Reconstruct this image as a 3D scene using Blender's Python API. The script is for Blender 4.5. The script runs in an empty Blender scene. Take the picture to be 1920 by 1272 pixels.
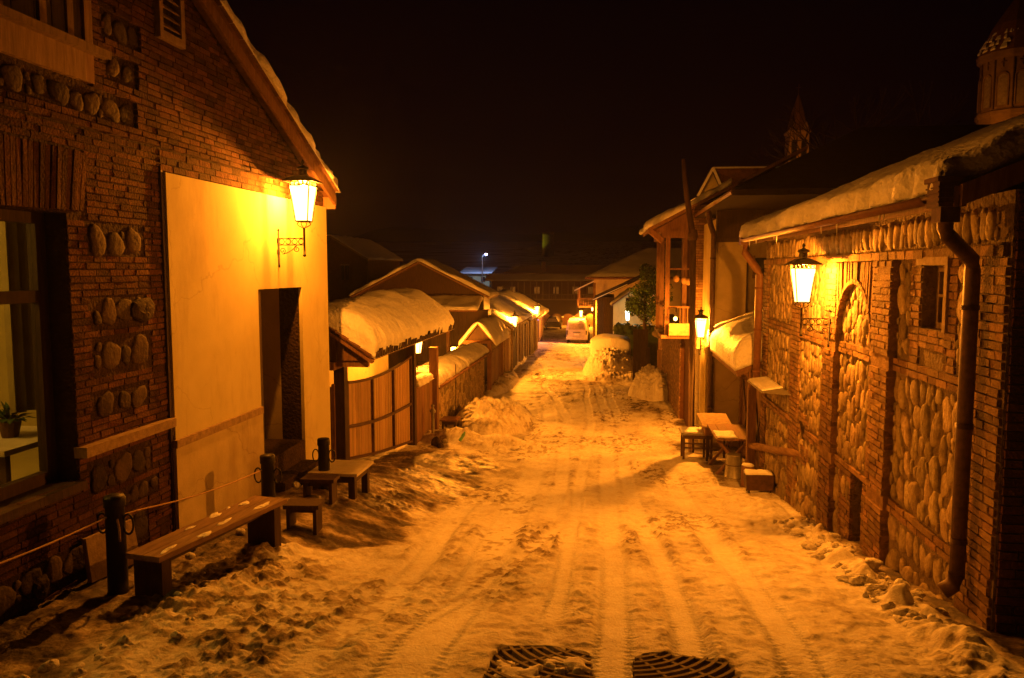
import bpy, math, random
import numpy as np
from mathutils import Vector, Matrix, noise as mnoise
random.seed(7); rng = np.random.default_rng(7)
PI = math.pi
scene = bpy.context.scene
C = scene.collection

# ------------------------------------------------------------------ camera
cam = bpy.data.cameras.new('camera'); cam_o = bpy.data.objects.new('camera', cam); C.objects.link(cam_o)
cam.sensor_fit = 'HORIZONTAL'; cam.sensor_width = 36; cam.lens = 36 * 1464 / 1920
cam.clip_start = .05; cam.clip_end = 3000
cam_o.location = (0, 0, 0)
cam_o.rotation_euler = (math.radians(90 - 5.073), 0, math.radians(7.202))
scene.camera = cam_o
# ------------------------------------------------------------------ world: a clear winter night
w = bpy.data.worlds.new('World'); scene.world = w; w.use_nodes = True
bg = w.node_tree.nodes['Background']; bg.inputs[0].default_value = (1.0, .14, .34, 1); bg.inputs[1].default_value = .0013
scene.view_settings.view_transform = 'Standard'; scene.view_settings.look = 'None'
scene.view_settings.exposure = 0.0; scene.view_settings.gamma = 1
cy = scene.cycles
cy.use_denoising = True; cy.max_bounces = 6; cy.diffuse_bounces = 3; cy.glossy_bounces = 2
cy.transparent_max_bounces = 8; cy.sample_clamp_indirect = 4; cy.caustics_reflective = False; cy.caustics_refractive = False
SODIUM = (1.0, .275, .014)

# ------------------------------------------------------------------ helpers
def thing(name, label, cat, loc=(0, 0, 0), rz=0, group=None):
    o = bpy.data.objects.new(name, None); C.objects.link(o)
    o.location = loc; o.rotation_euler = (0, 0, rz); o.empty_display_size = .1
    o['label'] = label; o['category'] = cat
    if group: o['group'] = group
    return o
def tag(o, label, cat, group=None):
    o['label'] = label; o['category'] = cat
    if group: o['group'] = group
    return o
def rootpos(p):
    v = Vector((0, 0, 0))
    while p is not None: v += Vector(p.location); p = p.parent
    return v
class MB:
    def __init__(s): s.v = []; s.f = []; s.m = []; s.mi = 0; s.smooth = []; s.sm = False
    def add(s, vs, fs):
        n = len(s.v); s.v.extend(vs)
        for f in fs: s.f.append(tuple(i + n for i in f)); s.m.append(s.mi); s.smooth.append(s.sm)
    BF = [(0, 3, 2, 1), (4, 5, 6, 7), (0, 1, 5, 4), (1, 2, 6, 5), (2, 3, 7, 6), (3, 0, 4, 7)]
    def box(s, x0, x1, y0, y1, z0, z1, j=0):
        vs = [(x0, y0, z0), (x1, y0, z0), (x1, y1, z0), (x0, y1, z0), (x0, y0, z1), (x1, y0, z1), (x1, y1, z1), (x0, y1, z1)]
        if j: vs = [tuple(c + random.uniform(-j, j) for c in p) for p in vs]
        s.add(vs, s.BF)
    def fbox(s, f, u0, u1, v0, v1, w0, w1, j=0, ang=0):
        pts = [(u0, v0, w0), (u1, v0, w0), (u1, v0, w1), (u0, v0, w1), (u0, v1, w0), (u1, v1, w0), (u1, v1, w1), (u0, v1, w1)]
        if ang:
            cu, cv = (u0 + u1) / 2, (v0 + v1) / 2; ca, sa = math.cos(ang), math.sin(ang)
            pts = [(cu + (a - cu) * ca - (b - cv) * sa, cv + (a - cu) * sa + (b - cv) * ca, c) for a, b, c in pts]
        if j: pts = [(a + random.uniform(-j, j), b + random.uniform(-j, j), c + random.uniform(-j, j)) for a, b, c in pts]
        s.add([f(*p) for p in pts], s.BF)
    def hexa(s, pts): s.add(pts, s.BF)          # 4 bottom, 4 top
    def bar(s, a, b, wx, wy=None, up=(0, 0, 1)):
        wy = wy or wx; a = Vector(a); b = Vector(b); d = (b - a).normalized(); upv = Vector(up)
        if abs(d.dot(upv)) > .95: upv = Vector((0, 1, 0))
        r = d.cross(upv).normalized(); u = r.cross(d)
        ps = []
        for p in (a, b):
            for sx, sy in ((-1, -1), (1, -1), (1, 1), (-1, 1)): ps.append(tuple(p + r * sx * wx / 2 + u * sy * wy / 2))
        s.add(ps, s.BF)
    def tube(s, path, r, n=8, cap=True, r2=None):
        path = [Vector(p) for p in path]; k = len(path); rings = []
        for i, p in enumerate(path):
            d = (path[min(i + 1, k - 1)] - path[max(i - 1, 0)]).normalized()
            ref = Vector((0, 0, 1)) if abs(d.z) < .9 else Vector((0, 1, 0))
            a = d.cross(ref).normalized(); b = a.cross(d)
            rr = r if r2 is None else r + (r2 - r) * i / (k - 1)
            if isinstance(r, (list, tuple)): rr = r[i]
            rings.append([tuple(p + a * math.cos(t * 2 * PI / n) * rr + b * math.sin(t * 2 * PI / n) * rr) for t in range(n)])
        vs = [v for rg in rings for v in rg]
        fs = [(i * n + t, i * n + (t + 1) % n, (i + 1) * n + (t + 1) % n, (i + 1) * n + t) for i in range(k - 1) for t in range(n)]
        if cap: fs += [tuple(range(n)), tuple((k - 1) * n + t for t in range(n))]
        o = s.sm; s.sm = True; s.add(vs, fs); s.sm = o
    def lathe(s, prof, cx=0, cy=0, n=20, cap=True):
        vs = [(cx + r * math.cos(t * 2 * PI / n), cy + r * math.sin(t * 2 * PI / n), z) for r, z in prof for t in range(n)]
        k = len(prof)
        fs = [(i * n + t, i * n + (t + 1) % n, (i + 1) * n + (t + 1) % n, (i + 1) * n + t) for i in range(k - 1) for t in range(n)]
        if cap: fs += [tuple(range(n))[::-1], tuple((k - 1) * n + t for t in range(n))]
        s.add(vs, fs)
    def prism(s, poly, axis, a, b):
        def P(p, t):
            return (t, p[0], p[1]) if axis == 'x' else (p[0], t, p[1]) if axis == 'y' else (p[0], p[1], t)
        n = len(poly)
        s.add([P(p, a) for p in poly] + [P(p, b) for p in poly],
              [tuple(range(n))[::-1], tuple(range(n, 2 * n))] + [(i, (i + 1) % n, n + (i + 1) % n, n + i) for i in range(n)])
    def blob(s, c, r, n=10, m=6, amp=.12, half=None):
        vs = []; ph = [random.uniform(0, 6.28) for _ in range(4)]
        for i in range(m + 1):
            th = PI * i / m
            for t in range(n):
                a = 2 * PI * t / n
                q = 1 + amp * (math.sin(2 * a + ph[0]) * .5 + math.sin(3 * a + ph[1]) * .35 + math.sin(2 * th + ph[2]) * .3)
                vs.append((c[0] + r[0] * q * math.sin(th) * math.cos(a), c[1] + r[1] * q * math.sin(th) * math.sin(a), c[2] + r[2] * q * math.cos(th)))
        fs = [(i * n + t, i * n + (t + 1) % n, (i + 1) * n + (t + 1) % n, (i + 1) * n + t) for i in range(m) for t in range(n)]
        o = s.sm; s.sm = True; s.add(vs, fs); s.sm = o
    def build(s, name, mats, parent=None, label=None, world=True, origin=None, smooth=None, weld=False):
        if not isinstance(mats, (list, tuple)): mats = [mats]
        me = bpy.data.meshes.new(name)
        off = Vector((0, 0, 0))
        vs = s.v
        if parent is not None:
            off = rootpos(parent) if world else Vector((0, 0, 0))
        elif world:
            xs = [v[0] for v in vs]; ys = [v[1] for v in vs]; zs = [v[2] for v in vs]
            off = Vector(((min(xs) + max(xs)) / 2, (min(ys) + max(ys)) / 2, min(zs)))
        if off.length: vs = [(v[0] - off.x, v[1] - off.y, v[2] - off.z) for v in vs]
        me.from_pydata(vs, [], s.f)
        for m in mats: me.materials.append(m)
        if len(mats) > 1: me.polygons.foreach_set('material_index', s.m)
        me.polygons.foreach_set('use_smooth', [True] * len(s.f) if smooth else ([False] * len(s.f) if smooth is False else s.smooth))
        me.update()
        o = bpy.data.objects.new(name, me); C.objects.link(o)
        if parent is not None: o.parent = parent
        elif world: o.location = off
        if label: o['label'] = label
        return o
def copy_tree(o, parent=None):
    c = o.copy(); C.objects.link(c)
    if parent: c.parent = parent
    for ch in list(o.children): copy_tree(ch, c)
    return c

# ------------------------------------------------------------------ materials
def mat(name, c1, c2=None, scale=3, rough=.85, bump=.3, bscale=25, island=0.0, metal=0, bdist=.02, wood=None, spec=.3, stretch=None):
    m = bpy.data.materials.new(name); m.use_nodes = True; nt = m.node_tree; N = nt.nodes; L = nt.links
    b = N['Principled BSDF']; b.inputs['Roughness'].default_value = rough; b.inputs['Metallic'].default_value = metal
    b.inputs['Specular IOR Level'].default_value = spec
    tc = N.new('ShaderNodeTexCoord'); mp = N.new('ShaderNodeMapping'); L.new(tc.outputs['Object'], mp.inputs[0])
    if stretch: mp.inputs['Scale'].default_value = stretch
    c2 = c2 or tuple(x * .6 for x in c1)
    n = N.new('ShaderNodeTexNoise'); n.inputs['Scale'].default_value = scale; n.inputs['Detail'].default_value = 6; n.inputs['Roughness'].default_value = .65
    L.new(mp.outputs[0], n.inputs['Vector'])
    cr = N.new('ShaderNodeValToRGB'); cr.color_ramp.elements[0].position = .33; cr.color_ramp.elements[1].position = .68
    cr.color_ramp.elements[0].color = (*c2, 1); cr.color_ramp.elements[1].color = (*c1, 1); L.new(n.outputs[0], cr.inputs[0])
    col = cr.outputs[0]
    if island:
        g = N.new('ShaderNodeNewGeometry'); hs = N.new('ShaderNodeHueSaturation')
        mr = N.new('ShaderNodeMapRange'); mr.inputs[3].default_value = 1 - island; mr.inputs[4].default_value = 1 + island
        L.new(g.outputs['Random Per Island'], mr.inputs[0]); L.new(mr.outputs[0], hs.inputs['Value']); L.new(col, hs.inputs['Color'])
        mr2 = N.new('ShaderNodeMapRange'); mr2.inputs[3].default_value = .49; mr2.inputs[4].default_value = .512
        ml = N.new('ShaderNodeMath'); ml.operation = 'FRACT'; ms = N.new('ShaderNodeMath'); ms.operation = 'MULTIPLY'; ms.inputs[1].default_value = 17.3
        L.new(g.outputs['Random Per Island'], ms.inputs[0]); L.new(ms.outputs[0], ml.inputs[0]); L.new(ml.outputs[0], mr2.inputs[0]); L.new(mr2.outputs[0], hs.inputs['Hue'])
        col = hs.outputs[0]
    L.new(col, b.inputs['Base Color'])
    if bump:
        n2 = N.new('ShaderNodeTexNoise'); n2.inputs['Scale'].default_value = bscale; n2.inputs['Detail'].default_value = 5
        L.new(mp.outputs[0], n2.inputs['Vector'])
        bp = N.new('ShaderNodeBump'); bp.inputs['Strength'].default_value = bump; bp.inputs['Distance'].default_value = bdist
        L.new(n2.outputs[0], bp.inputs['Height']); L.new(bp.outputs[0], b.inputs['Normal'])
    return m
def emis(name, c, st):
    m = bpy.data.materials.new(name); m.use_nodes = True; nt = m.node_tree
    for n in list(nt.nodes): nt.nodes.remove(n)
    e = nt.nodes.new('ShaderNodeEmission'); e.inputs[0].default_value = (*c, 1); e.inputs[1].default_value = st
    o = nt.nodes.new('ShaderNodeOutputMaterial'); nt.links.new(e.outputs[0], o.inputs[0]); return m
def lampglass(name, c, st, t=.55):
    m = emis(name, c, st); nt = m.node_tree; e = [n for n in nt.nodes if n.type == 'EMISSION'][0]; o = [n for n in nt.nodes if n.type == 'OUTPUT_MATERIAL'][0]
    tr = nt.nodes.new('ShaderNodeBsdfTransparent'); mx = nt.nodes.new('ShaderNodeMixShader'); mx.inputs[0].default_value = 1 - t
    nt.links.new(tr.outputs[0], mx.inputs[1]); nt.links.new(e.outputs[0], mx.inputs[2]); nt.links.new(mx.outputs[0], o.inputs[0]); return m
M = {}
M['brick'] = mat('brick', (.112, .049, .024), (.062, .028, .014), 9, .95, .8, 45, island=.45, bdist=.02, spec=.15)
M['brick2'] = mat('yellow_brick', (.30, .185, .095), (.17, .10, .052), 9, .95, .8, 45, island=.35, bdist=.022, spec=.15)
M['mortar'] = mat('mortar', (.065, .040, .025), (.035, .022, .015), 5, .95, .9, 24, bdist=.04, spec=.1)
M['mortar2'] = mat('pale_mortar', (.27, .205, .135), (.15, .11, .072), 5, .95, .9, 20, bdist=.05, spec=.1)
M['cobble'] = mat('cobble', (.42, .33, .20), (.20, .145, .085), 9, .9, .9, 22, island=.40, bdist=.02, spec=.2)
M['cobble2'] = mat('river_stone', (.085, .056, .035), (.042, .028, .018), 6, .85, .6, 26, island=.5, bdist=.02, spec=.2)
M['plaster'] = mat('cream_plaster', (.60, .53, .27), (.52, .45, .22), 1.6, .9, .22, 55, bdist=.006)
def stain(m, dark, amount=.5):
    nt = m.node_tree; N = nt.nodes; L = nt.links; b = N['Principled BSDF']; src = b.inputs['Base Color'].links[0].from_socket
    tc = N.new('ShaderNodeTexCoord'); col = src
    nz = N.new('ShaderNodeTexNoise'); nz.inputs['Scale'].default_value = 3; nz.inputs['Detail'].default_value = 6; L.new(tc.outputs['Object'], nz.inputs['Vector'])
    va = N.new('ShaderNodeVectorMath'); va.operation = 'MULTIPLY_ADD'; L.new(nz.outputs['Color'], va.inputs[0]); va.inputs[1].default_value = (.5, .5, .5); L.new(tc.outputs['Object'], va.inputs[2])
    vo = N.new('ShaderNodeTexVoronoi'); vo.feature = 'DISTANCE_TO_EDGE'; vo.inputs['Scale'].default_value = .55; L.new(va.outputs[0], vo.inputs['Vector'])
    cr_ = N.new('ShaderNodeMapRange'); cr_.inputs[1].default_value = .0; cr_.inputs[2].default_value = .006; cr_.inputs[3].default_value = amount * .8; cr_.inputs[4].default_value = 0; L.new(vo.outputs['Distance'], cr_.inputs[0])
    mx = N.new('ShaderNodeMix'); mx.data_type = 'RGBA'; L.new(cr_.outputs[0], mx.inputs[0]); L.new(col, mx.inputs[6]); mx.inputs[7].default_value = (*dark, 1); col = mx.outputs[2]
    for sc_, st_, lo, hi in ((.9, (1, 1, .35), .52, .72), (7, (1, 1, 1), .66, .74), (2.5, (3, 3, .4), .58, .80)):
        mp = N.new('ShaderNodeMapping'); mp.inputs['Scale'].default_value = st_; L.new(tc.outputs['Object'], mp.inputs[0])
        n = N.new('ShaderNodeTexNoise'); n.inputs['Scale'].default_value = sc_; n.inputs['Detail'].default_value = 8; n.inputs['Roughness'].default_value = .7; L.new(mp.outputs[0], n.inputs['Vector'])
        r = N.new('ShaderNodeMapRange'); r.inputs[1].default_value = lo; r.inputs[2].default_value = hi; r.inputs[4].default_value = amount; L.new(n.outputs[0], r.inputs[0])
        mx = N.new('ShaderNodeMix'); mx.data_type = 'RGBA'; L.new(r.outputs[0], mx.inputs[0]); L.new(col, mx.inputs[6]); mx.inputs[7].default_value = (*dark, 1); col = mx.outputs[2]
    L.new(col, b.inputs['Base Color'])
stain(M['plaster'], (.30, .21, .12), .55)
M['plaster_low'] = mat('stained_plaster', (.54, .45, .25), (.42, .34, .18), 2.2, .9, .3, 40, bdist=.008)
stain(M['plaster_low'], (.22, .15, .09), .7)
M['trim'] = mat('weathered_trim', (.38, .28, .17), (.22, .15, .09), 12, .9, .5, 40, bdist=.01)
M['wood'] = mat('aged_wood', (.26, .15, .08), (.13, .07, .035), 5, .8, .5, 30, island=.25, stretch=(6, 6, .7), bdist=.008)
M['woodh'] = mat('aged_plank', (.28, .18, .10), (.14, .085, .05), 4, .75, .5, 30, island=.2, stretch=(6, .7, 6), bdist=.008)
M['darkwood'] = mat('dark_wood', (.07, .04, .025), (.03, .018, .012), 5, .7, .5, 30, island=.3, stretch=(6, 6, .7), bdist=.008)
M['palewood'] = mat('pale_slats', (.55, .38, .20), (.40, .26, .13), 5, .8, .4, 30, island=.22, stretch=(6, 6, .5), bdist=.006)
M['snow'] = mat('snow', (.86, .86, .88), (.76, .76, .78), 3, .6, .8, 15, bdist=.05, spec=.25)
M['oldsnow'] = mat('trodden_snow', (.82, .80, .78), (.60, .55, .50), 6, .6, .8, 28, bdist=.04, spec=.3)
M['rustwood'] = mat('weathered_pole', (.13, .075, .04), (.06, .035, .02), 5, .85, .5, 30, stretch=(6, 6, .7), bdist=.008)
M['iron'] = mat('black_iron', (.028, .024, .022), (.014, .012, .011), 12, .5, .3, 60, metal=.3, bdist=.003)
M['rustmetal'] = mat('rusted_metal', (.13, .07, .045), (.06, .035, .025), 14, .6, .3, 50, metal=.4, bdist=.004)
M['galv'] = mat('galvanised_metal', (.40, .38, .34), (.26, .24, .21), 9, .45, .25, 30, metal=.6, bdist=.004)
M['copper'] = mat('painted_downpipe', (.24, .11, .055), (.15, .07, .04), 9, .5, .15, 30, bdist=.004)
M['tile'] = mat('roof_tile', (.20, .10, .06), (.10, .055, .035), 8, .85, .5, 40, island=.3, bdist=.01)
M['darkroof'] = mat('dark_roof', (.035, .022, .018), (.02, .012, .01), 5, .9, .5, 20, bdist=.02)
M['soffit'] = mat('soffit_board', (.30, .18, .10), (.18, .10, .05), 5, .85, .4, 30, island=.2, stretch=(6, .6, 6), bdist=.006)
M['glass'] = lampglass('lantern_glass', (1, .50, .105), 14, .5)
M['bulb'] = emis('bulb', (1, .6, .2), 60)
M['white_glass'] = lampglass('white_lantern_glass', (.9, 1, .72), 18, .5)
M['paint'] = mat('white_paint', (.62, .58, .50), (.48, .43, .36), 6, .6, .2, 30, bdist=.004)
M['black'] = mat('deep_shadow_black', (.01, .008, .006), (.006, .005, .004), 5, .9, 0)  # near-black colour standing in for shade in openings and unlit windows
M['stone'] = mat('dressed_stone', (.26, .17, .10), (.15, .095, .055), 1.2, .9, .5, 8, bdist=.05)
M['conc'] = mat('concrete', (.30, .25, .19), (.17, .13, .09), 5, .85, .5, 30, bdist=.01)

# ------------------------------------------------------------------ noise in numpy
_T = rng.random((512, 512))
def vnoise(x, y, s=0):
    x = x + s * 37.17; y = y + s * 91.7
    xi = np.floor(x).astype(int); yi = np.floor(y).astype(int); fx = x - xi; fy = y - yi
    fx = fx * fx * fx * (fx * (fx * 6 - 15) + 10); fy = fy * fy * fy * (fy * (fy * 6 - 15) + 10)
    a = _T[xi % 512, yi % 512]; b = _T[(xi + 1) % 512, yi % 512]; c = _T[xi % 512, (yi + 1) % 512]; d = _T[(xi + 1) % 512, (yi + 1) % 512]
    return (a * (1 - fx) + b * fx) * (1 - fy) + (c * (1 - fx) + d * fx) * fy - .5
def fbm(x, y, s=0, o=4, g=.5):
    r = 0; a = 1
    for i in range(o): r = r + a * vnoise(x * 2 ** i, y * 2 ** i, s + i * 3); a *= g
    return r
def sst(a, b, x): t = np.clip((x - a) / (b - a), 0, 1); return t * t * (3 - 2 * t)

# ------------------------------------------------------------------ terrain
YC = [0, 5, 6.5, 9.3, 12, 16, 20, 25, 32, 40, 62, 90, 120, 200, 260, 330, 500]
ZC = [-1.95, -2.50, -2.86, -3.30, -3.76, -4.36, -4.66, -4.87, -5.07, -5.35, -5.85, -6.6, -7.0, -5.5, 0, 9, 20]
YL = [0, 5, 7.4, 9.65, 10.9, 11.8, 13.2, 16, 18.4, 20, 25, 32, 40, 62]
ZL = [-2.2, -2.6, -2.73, -2.9, -3.03, -3.2, -3.5, -3.98, -4.3, -4.5, -4.78, -5.03, -5.3, -5.8]
YR = [0, 5, 6.5, 9.35, 12, 16, 20, 25, 32]
ZR = [-1.9, -2.65, -2.93, -3.34, -3.74, -4.38, -4.62, -4.82, -5.0]
def base_z(x, y):
    yy = np.asarray(y, float)
    def sm(Y, Z, cont=True):
        return (np.interp(yy - .5, Y, Z) + np.interp(yy, Y, Z) * 2 + np.interp(yy + .5, Y, Z)) / 4
    c = sm(YC, ZC); l = np.where(yy > 62, c, sm(YL, ZL)); r = np.where(yy > 32, c, sm(YR, ZR))
    a = 1 - sst(-4.2, -2.2, x); b = sst(1.6, 3.0, x)
    return c * (1 - a) * (1 - b) + l * a + r * b
def gz(x, y): return float(base_z(np.array(x), np.array(y)))
def bend(y): return np.where(y > 25, -.075 * (y - 25), 0)
TRK = [(.04, 0, .15, 0, 60, .5), (.56, -.004, .13, 0, 60, 1), (-1.22, -.03, .24, 0, 30, .6), (-1.85, -.05, .15, 0, 14, 1),
       (-.47, 0.0, .11, 5.9, 40, .8), (1.25, .02, .16, 0, 22, 1.1), (-.65, -.045, .14, 11, 60, -1.3), (-1.5, .16, .09, 5, 13, .2)]
def ground_fields(X, Y):
    z = base_z(X, Y)
    xr = X - bend(Y)
    fade = 1 / (1 + (Y / 26) ** 2)
    wob = vnoise(Y * .22, Y * 0 + 3.3, 9) * .45
    trk = np.zeros_like(X); rut = np.zeros_like(X); edge = np.zeros_like(X)
    for (c, sl, hw, y0, y1, k) in TRK:
        d = xr - (c + sl * (Y - 5) + wob * k)
        on = sst(y0 - .5, y0 + .6, Y) * (1 - sst(y1 - 3, y1, Y)) if y0 > 0 else (1 - sst(y1 - 3, y1, Y))
        t = (1 - sst(hw * .75, hw * 1.25, np.abs(d))) * on
        trk = np.maximum(trk, t); edge = np.maximum(edge, np.exp(-((np.abs(d) - hw * 1.45) / .07) ** 2) * on)
        tread = np.sin(Y * 2 * PI / .085 + np.abs(d) * 40) * np.exp(-((np.abs(d) - hw * .75) / .035) ** 2) * .009
        rut = rut + tread * on * (Y < 14)
    off = 1 - trk
    lumps = fbm(X * 3.1, Y * 2.6, 1, 4, .55)
    clod = np.clip(fbm(X * 8.5, Y * 7.5, 5, 3, .6) - .04, 0, 1)
    patch = sst(-.05, .30, fbm(X * .9, Y * .4, 12, 2) + .35 * fbm(X * 3, Y * .5, 13, 2))
    near = np.clip(1.25 - Y / 22, .25, 1)
    fine = np.clip(fbm(X * 19, Y * 16, 7, 3, .6) + .02, 0, .5)
    mid = np.clip(fbm(X * 10, Y * 8, 6, 3, .6) - .02, 0, .35)
    evar = sst(-.1, .25, fbm(X * .9, Y * .55, 14, 3)); trk = trk * (.75 + .25 * (1 - sst(8, 16, Y))) * (.75 + .25 * evar); edge = edge * (1 - .6 * sst(9, 15, Y)) * evar
    off = 1 - trk
    rough_ = np.clip(.20 + .75 * patch + .35 * edge, 0, 1.0)
    h = off * (.020 * lumps + (.095 * mid + .060 * fine) * rough_ * near) + trk * (.005 * lumps) - .034 * trk + edge * off * .012
    dim = sst(.30, .55, fbm(X * 2.3, Y * 1.9, 8, 3, .6) + .35); h = h - .02 * dim * off
    h = h + rut + .035 * fbm(X * .35, Y * .28, 20, 2) + .10 * fbm(X * .12, Y * .14, 23, 2) * sst(9, 14, Y)
    # cross undulations of trodden snow further down the street
    h = h + .09 * sst(9, 15, Y) * fbm(X * .45, Y * .8, 40, 3) + .05 * sst(14, 20, Y) * fbm(X * 1.3, Y * 1.6, 42, 3)
    # shovelled rows along the walls
    def heap(cx, cy_, rx, ry, hh, s):
        q = np.clip(1 - ((X - cx) / rx) ** 2 - ((Y - cy_) / ry) ** 2, 0, 1)
        return hh * q ** .6 * (1 + .45 * fbm(X * 2.2, Y * 1.7, s, 2) + .35 * fbm(X * 7, Y * 6, s + 1, 3)) * (q > 0)
    rb = np.exp(-((X - 2.62 + .15 * vnoise(Y * .9, Y * 0, 31)) / .17) ** 2) * sst(4, 6, Y) * (1 - sst(10.5, 12, Y))
    h = h + rb * (.10 + .22 * np.clip(fbm(X * 4.5, Y * 3.5, 33, 3), -.2, 1))
    lb = np.exp(-((X + 3.25 + .2 * vnoise(Y * 1.1, Y * 0, 35)) / .2) ** 2) * (1 - sst(7.2, 8.4, Y))
    h = h + lb * (.04 + .10 * np.clip(fbm(X * 4.5, Y * 3.5, 37, 3), -.2, 1))
    for a in [(-3.6, 24.0, 1.2, 2.9, .58, 50), (-4.2, 20.2, .9, .8, .26, 51), (-3.3, 19.7, 1.0, .55, .20, 52), (-2.5, 20.0, .9, .5, .16, 53),
              (-4.75, 34, .6, 4, .4, 54), (-5.9, 44, .9, 7, .4, 55), (2.4, 13.0, .5, 1.2, .12, 56), (.2, 37.6, 1.6, 1.3, .28, 57),
              (-7.6, 60, .8, 8, .3, 58), (.6, 44, 1.2, 4, .4, 59)]:
        h = h + heap(*a)
    # drains: shafts under the two gratings
    for sx, (xa, xb) in ((-1, (-.72, -.10)), (1, (.17, .80))):
        jx = .02 * vnoise(Y * 9, X * 2, 61) + .03 * vnoise(Y * 25, X * 9, 62)
        inside = sst(xa + jx - .02, xa + jx + .02, X) * (1 - sst(xb + jx - .02, xb + jx + .02, X)) * sst(4.05, 4.09, Y + jx) * (1 - sst(.97, 1.05, (np.abs(X - (xa + xb) / 2) / .315) ** 4 + (np.abs(Y + jx * .6 - 4.57) / .50) ** 4))
        outer = np.hypot(X - .035, (Y - 5.3))
        inside = inside * (1 - sst(1.22, 1.26, outer + jx))
        if sx < 0:                              # partly choked with slush
            cover = sst(.02, .10, .7 * fbm(X * 6, Y * 6, 64, 3) + .28 - 1.1 * np.hypot(X + .33, (Y - 4.60) * 1.1))
            inside = inside * (1 - cover)
        h = h * (1 - inside) - .30 * inside
    # wear: 0 clean snow .. 1 bare wet ground
    wear = .14 + .30 * np.clip(fbm(X * 5, Y * 4, 70, 4) + .05, 0, 1) * off + .25 * edge * np.clip(fbm(X * 9, Y * 5, 71, 3) + .2, 0, 1)
    wear = wear + .55 * sst(.06, .16, mid) * rough_ * .8 + .12 * sst(-.05, .3, fbm(X * 1.6, Y * .9, 83, 4)) * off - .08 * trk
    lw = sst(-3.1, -3.45, X + .35 * fbm(X * 1.5, Y * 1.2, 72, 3) - .75 * sst(7.2, 8.6, Y)) * (1 - sst(17, 19, Y))
    pv = np.clip(lw, 0, 1)
    wear = np.maximum(wear, pv * (.80 + .6 * fbm(X * 3, Y * 4.5, 73, 4)))
    rw = sst(2.72, 2.95, X + .3 * fbm(X * 2, Y * 1.3, 74, 3)) * (1 - sst(12.2, 13, Y)) + sst(1.9, 2.5, X + .5 * fbm(X, Y, 75, 3)) * sst(16.2, 16.9, Y) * (1 - sst(25, 28, Y))
    wear = np.maximum(wear, rw * (.75 + .5 * fbm(X * 4, Y * 4, 76, 3)))
    wear = wear + .40 * sst(.05, .3, fbm(X * .7, Y * .45, 77, 3)) * sst(16, 24, Y) * np.clip(.6 + fbm(X * 3, Y * 2, 78, 3), 0, 1)
    ice = pv * sst(-.1, .15, fbm(X * 1.2, Y * 1.2, 79, 2))
    # snow is cleared on the pavement
    h = h - .03 * pv + pv * (.022 * fbm(X * 7, Y * 9, 81, 3) + .012 * fbm(X * 20, Y * 22, 82, 2))
    return z + h, np.clip(wear, 0, 1), np.clip(ice, 0, 1)
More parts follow.
